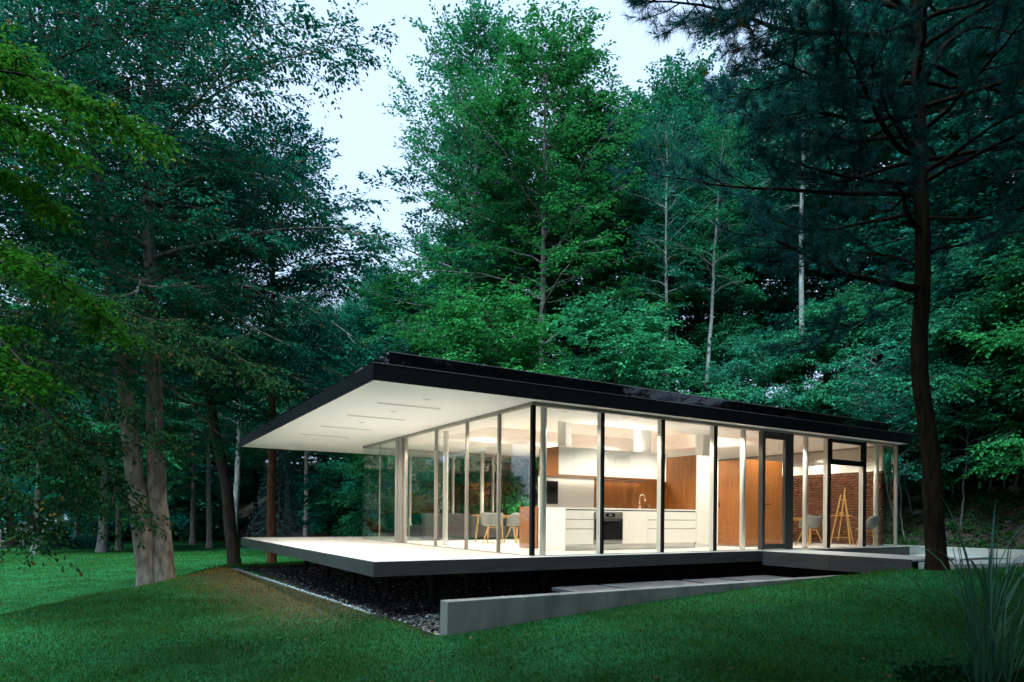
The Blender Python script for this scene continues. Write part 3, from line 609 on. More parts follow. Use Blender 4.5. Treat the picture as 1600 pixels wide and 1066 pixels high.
# ------------------------------------------------------------------ vegetation
def tube_np(pts, rad, nseg, lump=0.0):
    pts = np.asarray(pts, float); k = len(pts); rad = np.asarray(rad, float)
    d = np.gradient(pts, axis=0); d /= np.linalg.norm(d, axis=1)[:, None] + 1e-9
    ref = np.where(np.abs(d[:, 2:3]) < .9, np.array([[0, 0, 1.0]]), np.array([[1.0, 0, 0]])); a_ = np.cross(d, ref); a_ /= np.linalg.norm(a_, axis=1)[:, None] + 1e-9
    if abs(d[:, 2]).mean() > .7:
        a_ = np.array([[1.0, 0, 0]]) - d * d[:, :1]; a_ /= np.linalg.norm(a_, axis=1)[:, None]
    c_ = np.cross(d, a_); t = np.arange(nseg) * 2 * math.pi / nseg
    rr = rad[:, None] * np.ones((1, nseg))
    if lump > 0: rr = rr * (1 + lump * (np.sin(t * 3 + rng.uniform(0, 6))[None] * .5 + rng.normal(0, .35, (k, nseg)) + .6 * np.sin(t * 2 + np.linspace(0, 4, k)[:, None])))
    V = pts[:, None] + (a_[:, None] * np.cos(t)[None, :, None] + c_[:, None] * np.sin(t)[None, :, None]) * rr[..., None]
    i, j = np.meshgrid(np.arange(k - 1), np.arange(nseg), indexing='ij'); j2 = (j + 1) % nseg
    Fc = np.stack([i * nseg + j, i * nseg + j2, (i + 1) * nseg + j2, (i + 1) * nseg + j], -1).reshape(-1, 4)
    return V.reshape(-1, 3), Fc
class Acc:
    def __init__(s): s.V = []; s.F = []; s.R = []; s.n = 0
    def add(s, V, Fc, Rn=None):
        s.V.append(V); s.F.append(Fc + s.n); s.n += len(V)
        if Rn is not None: s.R.append(Rn)
    def mesh(s, name, smooth=False): return np_mesh(name, np.concatenate(s.V), np.concatenate(s.F), np.concatenate(s.R) if s.R else None, smooth)
def unit(v): return v / (np.linalg.norm(v, axis=-1, keepdims=True) + 1e-9)
def leaves(acc, P, D, L, per, size, droop=.25, flat=.35, aspect=.55):
    """leaf sprays: twigs starting at P along D of length L, leaves in two ranks, lying mostly flat"""
    n_ = len(P); t = np.repeat(np.linspace(.12, 1, per)[None], n_, 0) + rng.normal(0, .05, (n_, per))
    side = unit(np.cross(D, UP)); sgn = np.where(np.arange(per) % 2 == 0, 1.0, -1.0)[None, :, None]
    pos = P[:, None] + D[:, None] * (L[:, None, None] * t[..., None]); pos[..., 2] -= droop * (t ** 2) * L[:, None] * .6
    ld = unit(D[:, None] * .65 + side[:, None] * sgn * (1.05 - .6 * t[..., None]) + rng.normal(0, .28, (n_, per, 3)) + np.array([0, 0, -droop]))
    nrm = unit(np.array([0, 0, 1.0]) + rng.normal(0, flat, (n_, per, 3))); wv = unit(np.cross(ld, nrm))
    sz = size * rng.uniform(.7, 1.25, (n_, per, 1))
    pos = pos + side[:, None] * sgn * sz * .15
    b0 = pos; tip = pos + ld * sz; mid = pos + ld * sz * .48; up_ = np.cross(wv, ld) * sz * .07
    q = np.stack([b0, mid + wv * sz * aspect * .5 + up_, tip, mid - wv * sz * aspect * .5 + up_], 2).reshape(-1, 3)
    acc.add(q, np.arange(len(q)).reshape(-1, 4), np.clip(rng.normal(.5, .24, len(q) // 4), 0, 1))
def bez(p, q, sag, k=7, wob=.0):
    t = np.linspace(0, 1, k)[:, None]; pts = np.asarray(p) * (1 - t) + np.asarray(q) * t; pts[:, 2] += (4 * t * (1 - t))[:, 0] * sag
    if wob: pts[1:] += np.cumsum(rng.normal(0, wob, (k - 1, 3)), 0) * np.array([1, 1, .6])
    return pts
def grow_limb(wood, lv, pts, r0, sub_n, sub_len, leaf, per, twigs, droop, flat, bare=.25, twl=(.45, .9), ns=6):
    """one limb polyline with side branches, twigs and leaf sprays"""
    k = len(pts); V, Fc = tube_np(pts, np.linspace(r0, r0 * .18, k), ns); wood.add(V, Fc)
    seg = np.linalg.norm(np.diff(pts, axis=0), axis=1); cum = np.concatenate([[0], np.cumsum(seg)]); Ltot = cum[-1]
    TP, TD = [], []
    for i in range(sub_n):
        t = bare + (1 - bare) * (i + rng.random()) / sub_n; s = t * Ltot; j = min(np.searchsorted(cum, s) - 1, k - 2); j = max(j, 0)
        f = (s - cum[j]) / (seg[j] + 1e-9); p = pts[j] * (1 - f) + pts[j + 1] * f; d = unit(pts[j + 1] - pts[j])
        sd_ = unit(np.cross(d, UP)) * (1 if i % 2 else -1); ang = rng.uniform(.5, 1.1)
        dd = unit(d * math.cos(ang) + sd_ * math.sin(ang) + np.array([0, 0, rng.normal(.05, .22)]))
        L_ = sub_len * rng.uniform(.55, 1.2) * (1.15 - .65 * t); sp_ = bez(p, p + dd * L_, -droop * L_ * .12, 5, L_ * .02)
        V, Fc = tube_np(sp_, np.linspace(r0 * .28, .008, 5), 4); wood.add(V, Fc)
        nt_ = twigs; tt = np.linspace(.15, 1, nt_) + rng.normal(0, .04, nt_); tt = np.clip(tt, .05, 1) * 3.999; jj_ = tt.astype(int); ff = (tt - jj_)[:, None]
        pp = sp_[jj_] * (1 - ff) + sp_[jj_ + 1] * ff; bd = unit(sp_[jj_ + 1] - sp_[jj_]); ss = unit(np.cross(bd, UP)) * np.where(np.arange(nt_) % 2, 1, -1)[:, None]
        td = unit(bd * .75 + ss * rng.uniform(.3, .9, (nt_, 1)) + np.stack([np.zeros(nt_), np.zeros(nt_), rng.normal(.0, .22, nt_)], -1)); TP.append(pp); TD.append(td)
    TP = np.concatenate(TP); TD = np.concatenate(TD); leaves(lv, TP, TD, rng.uniform(twl[0], twl[1], len(TP)), per, leaf, droop, flat)

def tree_meshes(nm, trunks, r0, z0, z1, crad, nl, leaf, sub_n=8, sub_len=1.7, twigs=6, per=9, droop=.3, flat=.4, low_el=-5, top_el=62, shape=.75, ns=14, flare=1.5, keep=None, twl=(.45, .9)):
    """trunks: list of polylines (local); limbs leave them between heights z0 and z1"""
    wood, lv = Acc(), Acc(); tl = []
    for pts in trunks:
        pts = np.asarray(pts, float); k0 = len(pts); tt = np.linspace(0, 1, k0); ti = np.linspace(0, 1, 22); fine = np.stack([np.interp(ti, tt, pts[:, c]) for c in range(3)], -1)
        fine[2:-1] = (fine[1:-2] + fine[2:-1] * 2 + fine[3:]) / 4 if len(fine) > 4 else fine[2:-1]
        fine[3:, :2] += np.cumsum(rng.normal(0, .025, (19, 2)), 0)
        hh = fine[:, 2] - fine[0, 2]; rad = r0 * (1 - .86 * np.clip(hh / (hh[-1] + 1e-6), 0, 1) ** 1.05) * (1 + (flare - 1) * np.exp(-np.maximum(hh, 0) / (r0 * 2.2)))
        V, Fc = tube_np(fine, rad, ns, .05); wood.add(V, Fc); tl.append((fine, rad))
    g = rng.uniform(0, 6.28)
    for i in range(nl):
        fine, rad = tl[i % len(tl)]; u = ((i + rng.random() * .8) / nl); z = z0 + (z1 - z0) * u
        j = int(np.clip(np.searchsorted(fine[:, 2], z), 1, len(fine) - 1)); p = fine[j]; p = p * 1.0; p[2] = min(z, fine[-1, 2])
        g += 2.39996 + rng.normal(0, .35)
        if keep is not None and not keep(math.cos(g), math.sin(g), z): continue
        el = R(low_el + (top_el - low_el) * u ** 1.3 + rng.normal(0, 9)); prof = max(.22, math.sin(math.pi * (.18 + .80 * u)) ** shape); L_ = crad * prof * rng.uniform(.62, 1.22)
        d = np.array([math.cos(g) * math.cos(el), math.sin(g) * math.cos(el), math.sin(el)])
        pts = bez(p, p + d * L_, (.10 if u < .6 else .03) * L_ * rng.uniform(.2, 1.2), 8, L_ * .018); pts[:, 2] -= np.linspace(0, 1, 8) ** 2.2 * droop * L_ * .18 * (1 - u)
        grow_limb(wood, lv, pts, max(.022, min(rad[j] * .5, .02 + L_ * .011)), int(sub_n * (.6 + .5 * L_ / crad)), sub_len, leaf, per, twigs, droop, flat, .08, twl)
    return wood.mesh(nm + '_trunk', True), lv.mesh(nm + '_crown')
def straight(Ht, lean=(0, 0), k=6):
    t = np.linspace(0, 1, k); return np.stack([lean[0] * t, lean[1] * t, -.25 + (Ht + .25) * t], -1)

def bark_mat(name, c1, c2, scale=3.0, stretch=(3, 3, .8), bump=.5, bscale=9, rough=.85):
    return mat(name, c1, rough, col2=c2, scale=scale, stretch=stretch, detail=10, bump=bump, bscale=bscale, spec=.06)
B_BEECH = bark_mat('smooth_grey_bark', (.23, .205, .185), (.07, .06, .054), 2.6, (2.5, 2.5, 1.0), .8, 6)
B_GREY = bark_mat('grey_bark', (.21, .205, .20), (.08, .077, .074), 3, (4, 4, .7), .9, 8)
B_DARK = bark_mat('dark_bark', (.045, .038, .033), (.018, .016, .014), 3, (4, 4, .6), .9, 8)
B_PINE = bark_mat('pine_bark', (.028, .017, .011), (.006, .004, .0034), 3.2, (5, 5, .8), 1.0, 10)
B_PALE = bark_mat('pale_bark', (.26, .26, .26), (.14, .14, .138), 2.5, (2, 2, 2), .2, 6)
L_MID = leaf_mat('leaf_mid', (.009, .105, .060), (.030, .205, .106), .33)
L_DARK = leaf_mat('leaf_dark', (.005, .074, .054), (.014, .138, .096), .30)
L_BRIGHT = leaf_mat('leaf_bright', (.015, .145, .066), (.048, .26, .105), .36)
L_BEECH = leaf_mat('leaf_beech', (.006, .074, .052), (.017, .132, .088), .30, tip=(.16, .10, .03))
L_BRONZE = leaf_mat('leaf_bronze', (.012, .052, .020), (.035, .090, .030), .4, tip=(.22, .13, .03))
L_MAPLE = leaf_mat('leaf_maple', (.036, .150, .016), (.085, .25, .026), .45, tip=(.24, .20, .025))
L_NEEDLE = leaf_mat('pine_needle', (.009, .052, .050), (.022, .092, .080), .15, .5, .0, tip=(.10, .055, .022))
L_BLUE = leaf_mat('leaf_blue', (.035, .080, .085), (.06, .12, .12), .2)

PROTO = {}
def proto(key, bark, leafm, **kw):
    t_, c_ = tree_meshes(key, **kw); t_.materials.append(bark); c_.materials.append(leafm); PROTO[key] = (t_, c_)
proto('oak', B_GREY, L_MID, trunks=[straight(21, (.8, -.5))], r0=.28, z0=5.5, z1=20.5, crad=6.0, nl=54, leaf=.20, sub_n=11, sub_len=2.0, twigs=8, per=12, droop=.25, shape=.5)
proto('beech_tall', B_GREY, L_BRIGHT, trunks=[straight(22, (-.6, .4))], r0=.22, z0=3.2, z1=21.5, crad=6.2, nl=60, leaf=.18, sub_n=11, sub_len=1.9, twigs=8, per=12, droop=.4, flat=.25, low_el=-8, shape=.5)
proto('maple_dark', B_DARK, L_DARK, trunks=[straight(18, (.5, .9))], r0=.30, z0=3.0, z1=17.5, crad=6.0, nl=54, leaf=.22, sub_n=11, sub_len=1.9, twigs=8, per=12, droop=.3, shape=.5)
proto('airy', B_GREY, L_MID, trunks=[straight(23, (.3, -.9))], r0=.22, z0=8, z1=22.5, crad=5.2, nl=50, leaf=.17, sub_n=10, sub_len=1.8, twigs=7, per=10, droop=.2, shape=.5, low_el=15, top_el=70)
proto('understorey', B_DARK, L_BRIGHT, trunks=[straight(8, (.6, .2))], r0=.10, z0=.9, z1=7.8, crad=3.6, nl=44, leaf=.16, sub_n=9, sub_len=1.3, twigs=7, per=12, droop=.5, flat=.18, low_el=-8, top_el=38)
proto('slim', B_PALE, L_MID, trunks=[straight(20, (.25, .2))], r0=.15, z0=11.5, z1=19.8, crad=2.8, nl=26, leaf=.17, sub_n=6, sub_len=1.2, twigs=5, per=8, droop=.25, low_el=10, top_el=65)

KINDS = {}
def plant_tree(key, x, y, label, rz=None, s=1.0, sz=None, group=None, name='tree', dz=0, tilt=(0, 0)):
    if label in KINDS: label, group = KINDS[label][key], group + ', ' + key.replace('_', ' ')
    o = thing(name, label, 'tree', (x, y, gz(x, y) + dz), rz if rz is not None else rng.uniform(0, 6.28), group); o.rotation_euler = (tilt[0], tilt[1], o.rotation_euler[2]); o.scale = (s, s, sz or s)
    for nm, me in zip(('trunk', 'crown'), PROTO[key]):
        c = bpy.data.objects.new(nm, me); col.objects.link(c); c.parent = o
    return o
BACK = 'leafy tree in the dense wood behind the glass pavilion'; GB = 'trees of the wood behind the pavilion'
KINDS[BACK] = {'oak': 'broad mid-green tree in the dense wood behind the glass pavilion', 'maple_dark': 'dark-leaved tree in the dense wood behind the glass pavilion', 'airy': 'thin-crowned airy tree in the dense wood behind the pavilion', 'beech_tall': 'bright layered beech deeper in the wood behind the pavilion'}
def pt(key, px, dep, label, **kw): x, y = at_depth(px, dep); return plant_tree(key, x, y, label, **kw)
# the trees right behind the roof
pt('airy', 715, 33, 'tall airy tree rising highest behind the roof, beside the open sky', rz=.5, s=1.08, sz=1.10, name='broadleaf_tree')
pt('beech_tall', 838, 30, 'tall beech with pale forked limbs and layered bright green sprays behind the roof', rz=2.2, s=1.05, sz=1.01, name='beech_tree')
pt('oak', 1040, 35, 'tall tree with grey trunk behind the middle of the roof', rz=1.0, s=.98, name='broadleaf_tree')
pt('oak', 1100, 34, 'grey-trunked tree close beside the tall one behind the roof', rz=3.2, s=.86, name='broadleaf_tree', tilt=(.05, -.06))
pt('slim', 1250, 27, 'slim tree with a bare pale trunk rising behind the roof', rz=0, s=1.0, name='slim_tree')
pt('slim', 1046, 28.5, 'slender straight grey trunk just right of the layered beech behind the roof', rz=1.4, s=.9, name='slim_tree'); pt('slim', 1090, 28.0, 'slender trunk leaning towards the straight one behind the roof', rz=3.4, s=.88, name='slim_tree', tilt=(.0, -.10))
pt('beech_tall', 930, 38, BACK, s=.95, group=GB); pt('maple_dark', 640, 38, BACK, s=.80, group=GB); pt('maple_dark', 560, 46, BACK, s=.84, group=GB)
for px, dep, key, s in ((780, 44, 'oak', .98), (880, 46, 'maple_dark', 1.0), (990, 44, 'airy', .88), (1130, 42, 'maple_dark', 1.0), (1190, 36, 'oak', .86), (1290, 36, 'beech_tall', .9), (1350, 30, 'maple_dark', .98), (1420, 34, 'oak', .9), (700, 52, 'maple_dark', .95),
                        (1500, 27, 'oak', .9), (1590, 24, 'maple_dark', 1.0), (1680, 26, 'beech_tall', .9), (1750, 20, 'maple_dark', .9), (1240, 46, 'oak', .9), (945, 33, 'oak', .92), (775, 36, 'oak', 1.05), (1080, 50, 'oak', .95), (600, 62, 'oak', .86), (510, 58, 'maple_dark', .9), (450, 62, 'oak', .86)):
    pt(key, px, dep, BACK, s=s, group=GB)
US = 'small layered understorey tree filling the wood behind the roof'; GU = 'understorey trees behind the roof'
for px, dep, s in ((690, 28, .75), (790, 27, .85), (900, 28, .9), (980, 30, .85), (1150, 30, .9), (1200, 27, .8), (1290, 26, .85), (1370, 26, .8), (1450, 24, .8), (1530, 22, .85), (1600, 20, .9), (1340, 34, 1.0), (1480, 30, 1.0), (620, 34, .9), (860, 36, 1.1), (1560, 26, 1.0), (1660, 19, .8), (560, 52, 1.0), (700, 40, 1.0), (770, 25.5, 1.15), (950, 26, 1.1)):
    pt('understorey', px, dep, US, s=s, group=GU, name='understorey_tree')

# left: the twin-trunk beech and the park trees
bx, by = at_depth(242, 18.2); base_l = gz(bx, by)
rt2 = RT
def loc(u, v, z): return (RT[0] * u + FW[0] * v, RT[1] * u + FW[1] * v, z)
tw = tree_meshes('twin', [[loc(-.10, 0, -.3), loc(-.22, .0, 1.2), loc(-.50, .05, 4), loc(-.98, .1, 7.5), loc(-1.7, .0, 12), loc(-2.2, 0, 17)], [loc(.24, .08, -.3), loc(.18, .1, 1.2), loc(.03, .15, 4), loc(-.15, .3, 7.5), loc(-.3, .2, 12), loc(0, .2, 19)]],
    r0=.265, z0=5.6, z1=18.5, crad=6.0, nl=92, leaf=.13, sub_n=13, sub_len=1.9, twigs=9, per=13, droop=.45, flat=.3, low_el=-6, top_el=60, flare=1.5, ns=20, twl=(.4, .8))
tw[0].materials.append(B_BEECH); tw[1].materials.append(L_BEECH); PROTO['twin'] = tw
plant_tree('twin', bx, by, 'big old twin-trunked beech standing on the lawn edge', rz=0, name='beech_tree')
PK = 'grey-trunked park tree standing on the far lawn'; GP = 'park trees on the far lawn'
KINDS[PK] = {'oak': 'grey-trunked broad park tree standing on the far lawn', 'maple_dark': 'dark-barked dense park tree behind the far lawn', 'airy': 'high-crowned slender park tree standing on the far lawn', 'beech_tall': 'low-branched bright beech standing on the far lawn'}
dk = tree_meshes('leaning', [[loc(.5, 0, -.3), loc(.42, 0, .9), loc(.05, .1, 3.4), loc(-.55, .1, 6), loc(-1.0, 0, 9.5), loc(-1.2, 0, 16)]], r0=.25, z0=6.5, z1=15.6, crad=5.2, nl=48, leaf=.15, sub_n=10, sub_len=1.6, twigs=8, per=12, droop=.4, flat=.3, low_el=-4, ns=14)
dk[0].materials.append(B_DARK); dk[1].materials.append(L_DARK); PROTO['leaning'] = dk
pt('leaning', 352, 25.5, 'dark slender tree leaning away from the terrace corner', rz=0, name='leaning_tree')
rd_ = tree_meshes('ruddy', [straight(17, (.1, .1))], r0=.19, z0=7.5, z1=16.6, crad=4.6, nl=40, leaf=.17, sub_n=9, sub_len=1.5, twigs=7, per=12, droop=.35)
rd_[0].materials.append(bark_mat('red_brown_bark', (.17, .085, .048), (.07, .035, .022), 3, (4, 4, .7), .8, 8)); rd_[1].materials.append(L_DARK); PROTO['ruddy'] = rd_
pt('ruddy', 425, 26.0, 'straight red-brown trunked tree just beyond the terrace end', rz=0, name='ruddy_tree')
for px, dep, key, s in ((57, 42, 'oak', .9), (120, 58, 'oak', .8), (160, 44, 'oak', 1.05), (187, 47, 'beech_tall', .95), (302, 56, 'oak', .85), (328, 50, 'airy', .95), (366, 40, 'airy', .9), (478, 50, 'airy', .9), (505, 66, 'oak', .8), (20, 50, 'maple_dark', .9), (250, 60, 'maple_dark', .95), (95, 66, 'maple_dark', .9), (400, 66, 'maple_dark', .85), (215, 70, 'oak', .9), (435, 74, 'oak', .8), (345, 74, 'maple_dark', .9), (560, 78, 'oak', .9)):
    pt(key, px, dep, PK, s=s, group=GP, name='park_tree')
FWD = 'low-branched tree in the far wood beyond the lawn'; GFW = 'trees of the far wood beyond the lawn'
for i in range(34):
    px = -900 + i * 42 + rng.uniform(-15, 15); pt('understorey', px, rng.uniform(72, 100), FWD, s=rng.uniform(1.5, 2.1), group=GFW, name='wood_tree')
# trees behind and beside the photographer: some seen in glass, others added for shade
GR = 'trees beside the lawn opposite the terrace'
for x, y, key, s in ((-66, 6, 'oak', .95), (-70, 18, 'maple_dark', 1.0), (-30, -14, 'beech_tall', .9), (-33, -22, 'oak', 1.05), (-17, -20, 'maple_dark', .9), (-6, -24, 'oak', .95), (6, -22, 'maple_dark', .9), (15, -18, 'beech_tall', .9), (-13, -16, 'oak', 1.0), (-8, -16, 'oak', .9), (-9, -13.2, 'airy', 1.1), (-11, -10.8, 'airy', 1.05), (-3.5, -12.5, 'airy', 1.1), (2, -12, 'airy', 1.1), (6, -12.5, 'oak', .9), (-17, -12, 'maple_dark', .95), (-10, -21, 'beech_tall', 1.0), (-21, -18, 'oak', 1.1), (20, -9.5, 'oak', .9), (17.5, -6.8, 'maple_dark', .9), (23, -2.5, 'maple_dark', .95), (11, -12.5, 'maple_dark', .8), (2, -17, 'oak', .9), (-68, 34, 'oak', 1.0), (-60, 46, 'oak', 1.0), (-62, -8, 'oak', 1.1)):
    plant_tree(key, x, y, 'tall tree opposite the terrace, for reflections and added shade', s=s, group=GR, name='offscreen_tree')

# hanging boughs of a bronze-tinged beech and a yellow-green maple reaching in from the left
def bough_tree(name, label, stem, limbs, leaf, lm, bark, sub_n, sub_len, twigs, per, droop, flat, r0, twl, aspect=.55):
    wood, lv = Acc(), Acc(); st = np.array(stem); t_ = np.linspace(0, 1, len(st)); ti = np.linspace(0, 1, 16); st = np.stack([np.interp(ti, t_, st[:, c]) for c in range(3)], -1)
    V, Fc = tube_np(st, np.linspace(r0, r0 * .35, 16), 12, .05); wood.add(V, Fc)
    for pts, r_ in limbs:
        pts = np.array(pts); tt = np.linspace(0, 1, len(pts)); t2 = np.linspace(0, 1, 9); f = np.stack([np.interp(t2, tt, pts[:, c]) for c in range(3)], -1); f[1:] += np.cumsum(rng.normal(0, .03, (8, 3)), 0)
        grow_limb(wood, lv, f, r_, sub_n, sub_len, leaf, per, twigs, droop, flat, .12, twl)
    o = thing(name, label, 'tree', tuple(st[0]))
    for nm, me, m in (('trunk', wood.mesh(name + '_trunk', True), bark), ('crown', lv.mesh(name + '_crown'), lm)):
        link(nm, me, m, o)
    return o
def L3(*q): return [pd(px, py, d) for px, py, d in q]
sx_, sy_ = at_depth(-330, 10.5); sg = gz(sx_, sy_)
limbs = []
for i, q in enumerate((((-330, 330, 10.5), (-60, 400, 10.5), (120, 470, 10.6), (330, 540, 10.9), (420, 590, 11.2)), ((-330, 420, 10.5), (-40, 500, 10.3), (150, 600, 10.4), (270, 680, 10.6)), ((-330, 480, 10.5), (-30, 570, 9.8), (110, 690, 9.6), (190, 790, 9.6)),
        ((-330, 380, 10.5), (-60, 470, 9.2), (60, 600, 9.0), (110, 700, 9.0)), ((-330, 520, 10.5), (-80, 640, 9.4), (10, 760, 9.2), (60, 850, 9.2)), ((-330, 350, 10.5), (-20, 420, 11.6), (180, 500, 12), (300, 570, 12.2)), ((-330, 450, 10.5), (-60, 560, 11.2), (80, 700, 11.2), (140, 780, 11.2)), ((-330, 300, 10.5), (-50, 380, 9.5), (100, 440, 9.3), (200, 520, 9.3)),
        ((-330, 560, 10.5), (-120, 700, 10), (-30, 790, 9.9), (20, 820, 9.8)))):
    limbs.append((L3(*q), .028))
bough_tree('hanging_beech', 'beech boughs of bronze-tinged leaves hanging in front of the twin trunks', [(sx_, sy_, sg - .2), (sx_, sy_, sg + 4), tuple(pd(-330, 250, 10.5)), tuple(pd(-330, -200, 10.5))], limbs, .080, L_BRONZE, B_DARK, 34, 1.15, 10, 11, .6, .45, .22, (.28, .55))
sx_, sy_ = at_depth(-420, 13.5); sg = gz(sx_, sy_); limbs = []
for i, (y0_, x1_, y1_, dd) in enumerate(((250, 330, 60, 13), (280, 420, 140, 14), (300, 250, 200, 12.5), (320, 470, 240, 14.5), (340, 330, 300, 13), (360, 430, 350, 14), (230, 180, 20, 12.5), (220, 400, 10, 14), (340, 130, 270, 12), (390, 120, 430, 12), (260, 90, 120, 12))):
    limbs.append((L3((-420, y0_, 13.5), (-420 * .45 + x1_ * .55, (y0_ + y1_) / 2 - 25, (13.5 + dd) / 2), (x1_ * .8 - 84, y1_ - 12, dd), (x1_, y1_ + 14, dd)), .03))
bough_tree('spreading_beech', 'dark blue-green boughs spreading across the upper trunks of the twin beech', [(sx_, sy_, sg - .2), (sx_, sy_, sg + 4), tuple(pd(-420, 250, 13.5)), tuple(pd(-420, -250, 13.5))], limbs, .10, L_BEECH, B_DARK, 30, 1.7, 9, 11, .45, .4, .26, (.35, .7))
sx_, sy_ = at_depth(-420, 6.2); sg = gz(sx_, sy_); limbs = []
for q in (((-420, 120, 6.2), (-150, 90, 6.2), (30, 120, 6.3), (120, 160, 6.4), (200, 215, 6.5)), ((-420, 100, 6.2), (-150, 130, 5.8), (0, 170, 5.8), (110, 205, 5.9)), ((-420, 320, 6.2), (-160, 350, 5.9), (-20, 400, 5.8), (90, 480, 5.8), (150, 540, 5.9)), ((-420, 300, 6.2), (-160, 270, 6.4), (0, 290, 6.4), (80, 330, 6.5)), ((-420, 420, 6.2), (-180, 430, 5.6), (-40, 490, 5.5), (60, 580, 5.5)),
          ((-420, 60, 6.2), (-160, 60, 6.6), (20, 100, 6.8), (100, 130, 6.9))):
    limbs.append((L3(*q), .02))
bough_tree('maple_tree', 'yellow-green maple boughs reaching in over the lawn', [(sx_, sy_, sg - .2), (sx_, sy_, sg + 2), tuple(pd(-420, 200, 6.2)), tuple(pd(-420, -60, 6.2))], limbs, .062, L_MAPLE, B_DARK, 34, .55, 11, 11, .55, .35, .14, (.16, .34))

# ------------------------------------------------------------------ the pine
px0, py0 = 5.694, -3.94; pg = gz(px0, py0)
DP = float((np.array([px0, py0, 0]) - CP) @ FW)
tp = [pd(x, y, DP) for x, y in ((1466, 884), (1462, 850), (1458, 790), (1456, 720), (1448, 660), (1438, 600), (1436, 540), (1441, 470), (1443, 400), (1440, 320), (1436, 220), (1434, 100), (1432, -40), (1432, -220), (1432, -420))]
tp = np.array(tp); tp[0][2] = pg - .25
wood, nd_ = Acc(), Acc()
ti = np.linspace(0, 1, 40); tt = np.linspace(0, 1, len(tp)); fine = np.stack([np.interp(ti, tt, tp[:, c]) for c in range(3)], -1); fine[1:-1] = (fine[:-2] + 2 * fine[1:-1] + fine[2:]) / 4
hh = fine[:, 2] - fine[0, 2]; rad = np.interp(hh, [0, .5, 3, 6, 9, 13, 18], [.235, .165, .135, .115, .10, .085, .03]); V, Fc = tube_np(fine, rad, 22, .07); wood.add(V, Fc)
def needles(P, D, per=42, ln=.16):
    n_ = len(P); d = unit(D[:, None] * rng.uniform(.1, 1.0, (n_, per, 1)) + rng.normal(0, .62, (n_, per, 3)) + np.array([0, 0, -.05])); b0 = P[:, None] - D[:, None] * rng.uniform(0, .16, (n_, per, 1))
    wv = unit(np.cross(d, rng.normal(0, 1, (n_, per, 3)))) * .0042; L_ = ln * rng.uniform(.7, 1.2, (n_, per, 1))
    q = np.stack([b0 + wv, b0 + d * L_, b0 - wv], 2).reshape(-1, 3)
    nd_.add(q, np.arange(len(q)).reshape(-1, 3), np.clip(np.repeat(rng.normal(.45, .22, n_), per), 0, 1))
def pine_limb(pts, r0, dens=1.0, bare=.3, upw=.1, sub=1.5):
    pts = np.array(pts); tt = np.linspace(0, 1, len(pts)); t2 = np.linspace(0, 1, 12); f = np.stack([np.interp(t2, tt, pts[:, c]) for c in range(3)], -1); f[1:-1] = (f[:-2] + 2 * f[1:-1] + f[2:]) / 4
    f[2:] += np.cumsum(rng.normal(0, .02, (10, 3)), 0); V, Fc = tube_np(f, np.linspace(r0, r0 * .15, 12), 7, .04); wood.add(V, Fc)
    Lt = np.linalg.norm(np.diff(f, axis=0), axis=1).sum(); nsb = int(Lt * 6.0 * dens); P, D = [], []
    for i in range(nsb):
        t = bare + (1 - bare) * (i + rng.random()) / nsb; j = min(int(t * 11), 10); p = f[j] + (f[j + 1] - f[j]) * (t * 11 - j); d = unit(f[j + 1] - f[j]); sd_ = unit(np.cross(d, UP)) * (1 if i % 2 else -1); an = rng.uniform(.5, 1.2)
        dd = unit(d * math.cos(an) + sd_ * math.sin(an) + np.array([0, 0, rng.normal(upw, .25)])); L_ = sub * rng.uniform(.4, 1.1) * (1.15 - .7 * t); sp_ = bez(p, p + dd * L_, -.05 * L_, 5, L_ * .03)
        V, Fc = tube_np(sp_, np.linspace(.014, .005, 5), 4); wood.add(V, Fc)
        k = max(5, int(L_ * 14)); q = rng.uniform(.2, 1, k) * 3.999; jj_ = q.astype(int); ff = (q - jj_)[:, None]; b0 = sp_[jj_] * (1 - ff) + sp_[jj_ + 1] * ff
        td = unit(unit(sp_[jj_ + 1] - sp_[jj_]) + rng.normal(0, .55, (k, 3)) + np.array([0, 0, .15])); e = b0 + td * rng.uniform(.08, .30, (k, 1)); P.append(e); D.append(td)
    if P: needles(np.concatenate(P), np.concatenate(D))
def LP(*q): return [pd(x, y, DP + o) for x, y, o in q]
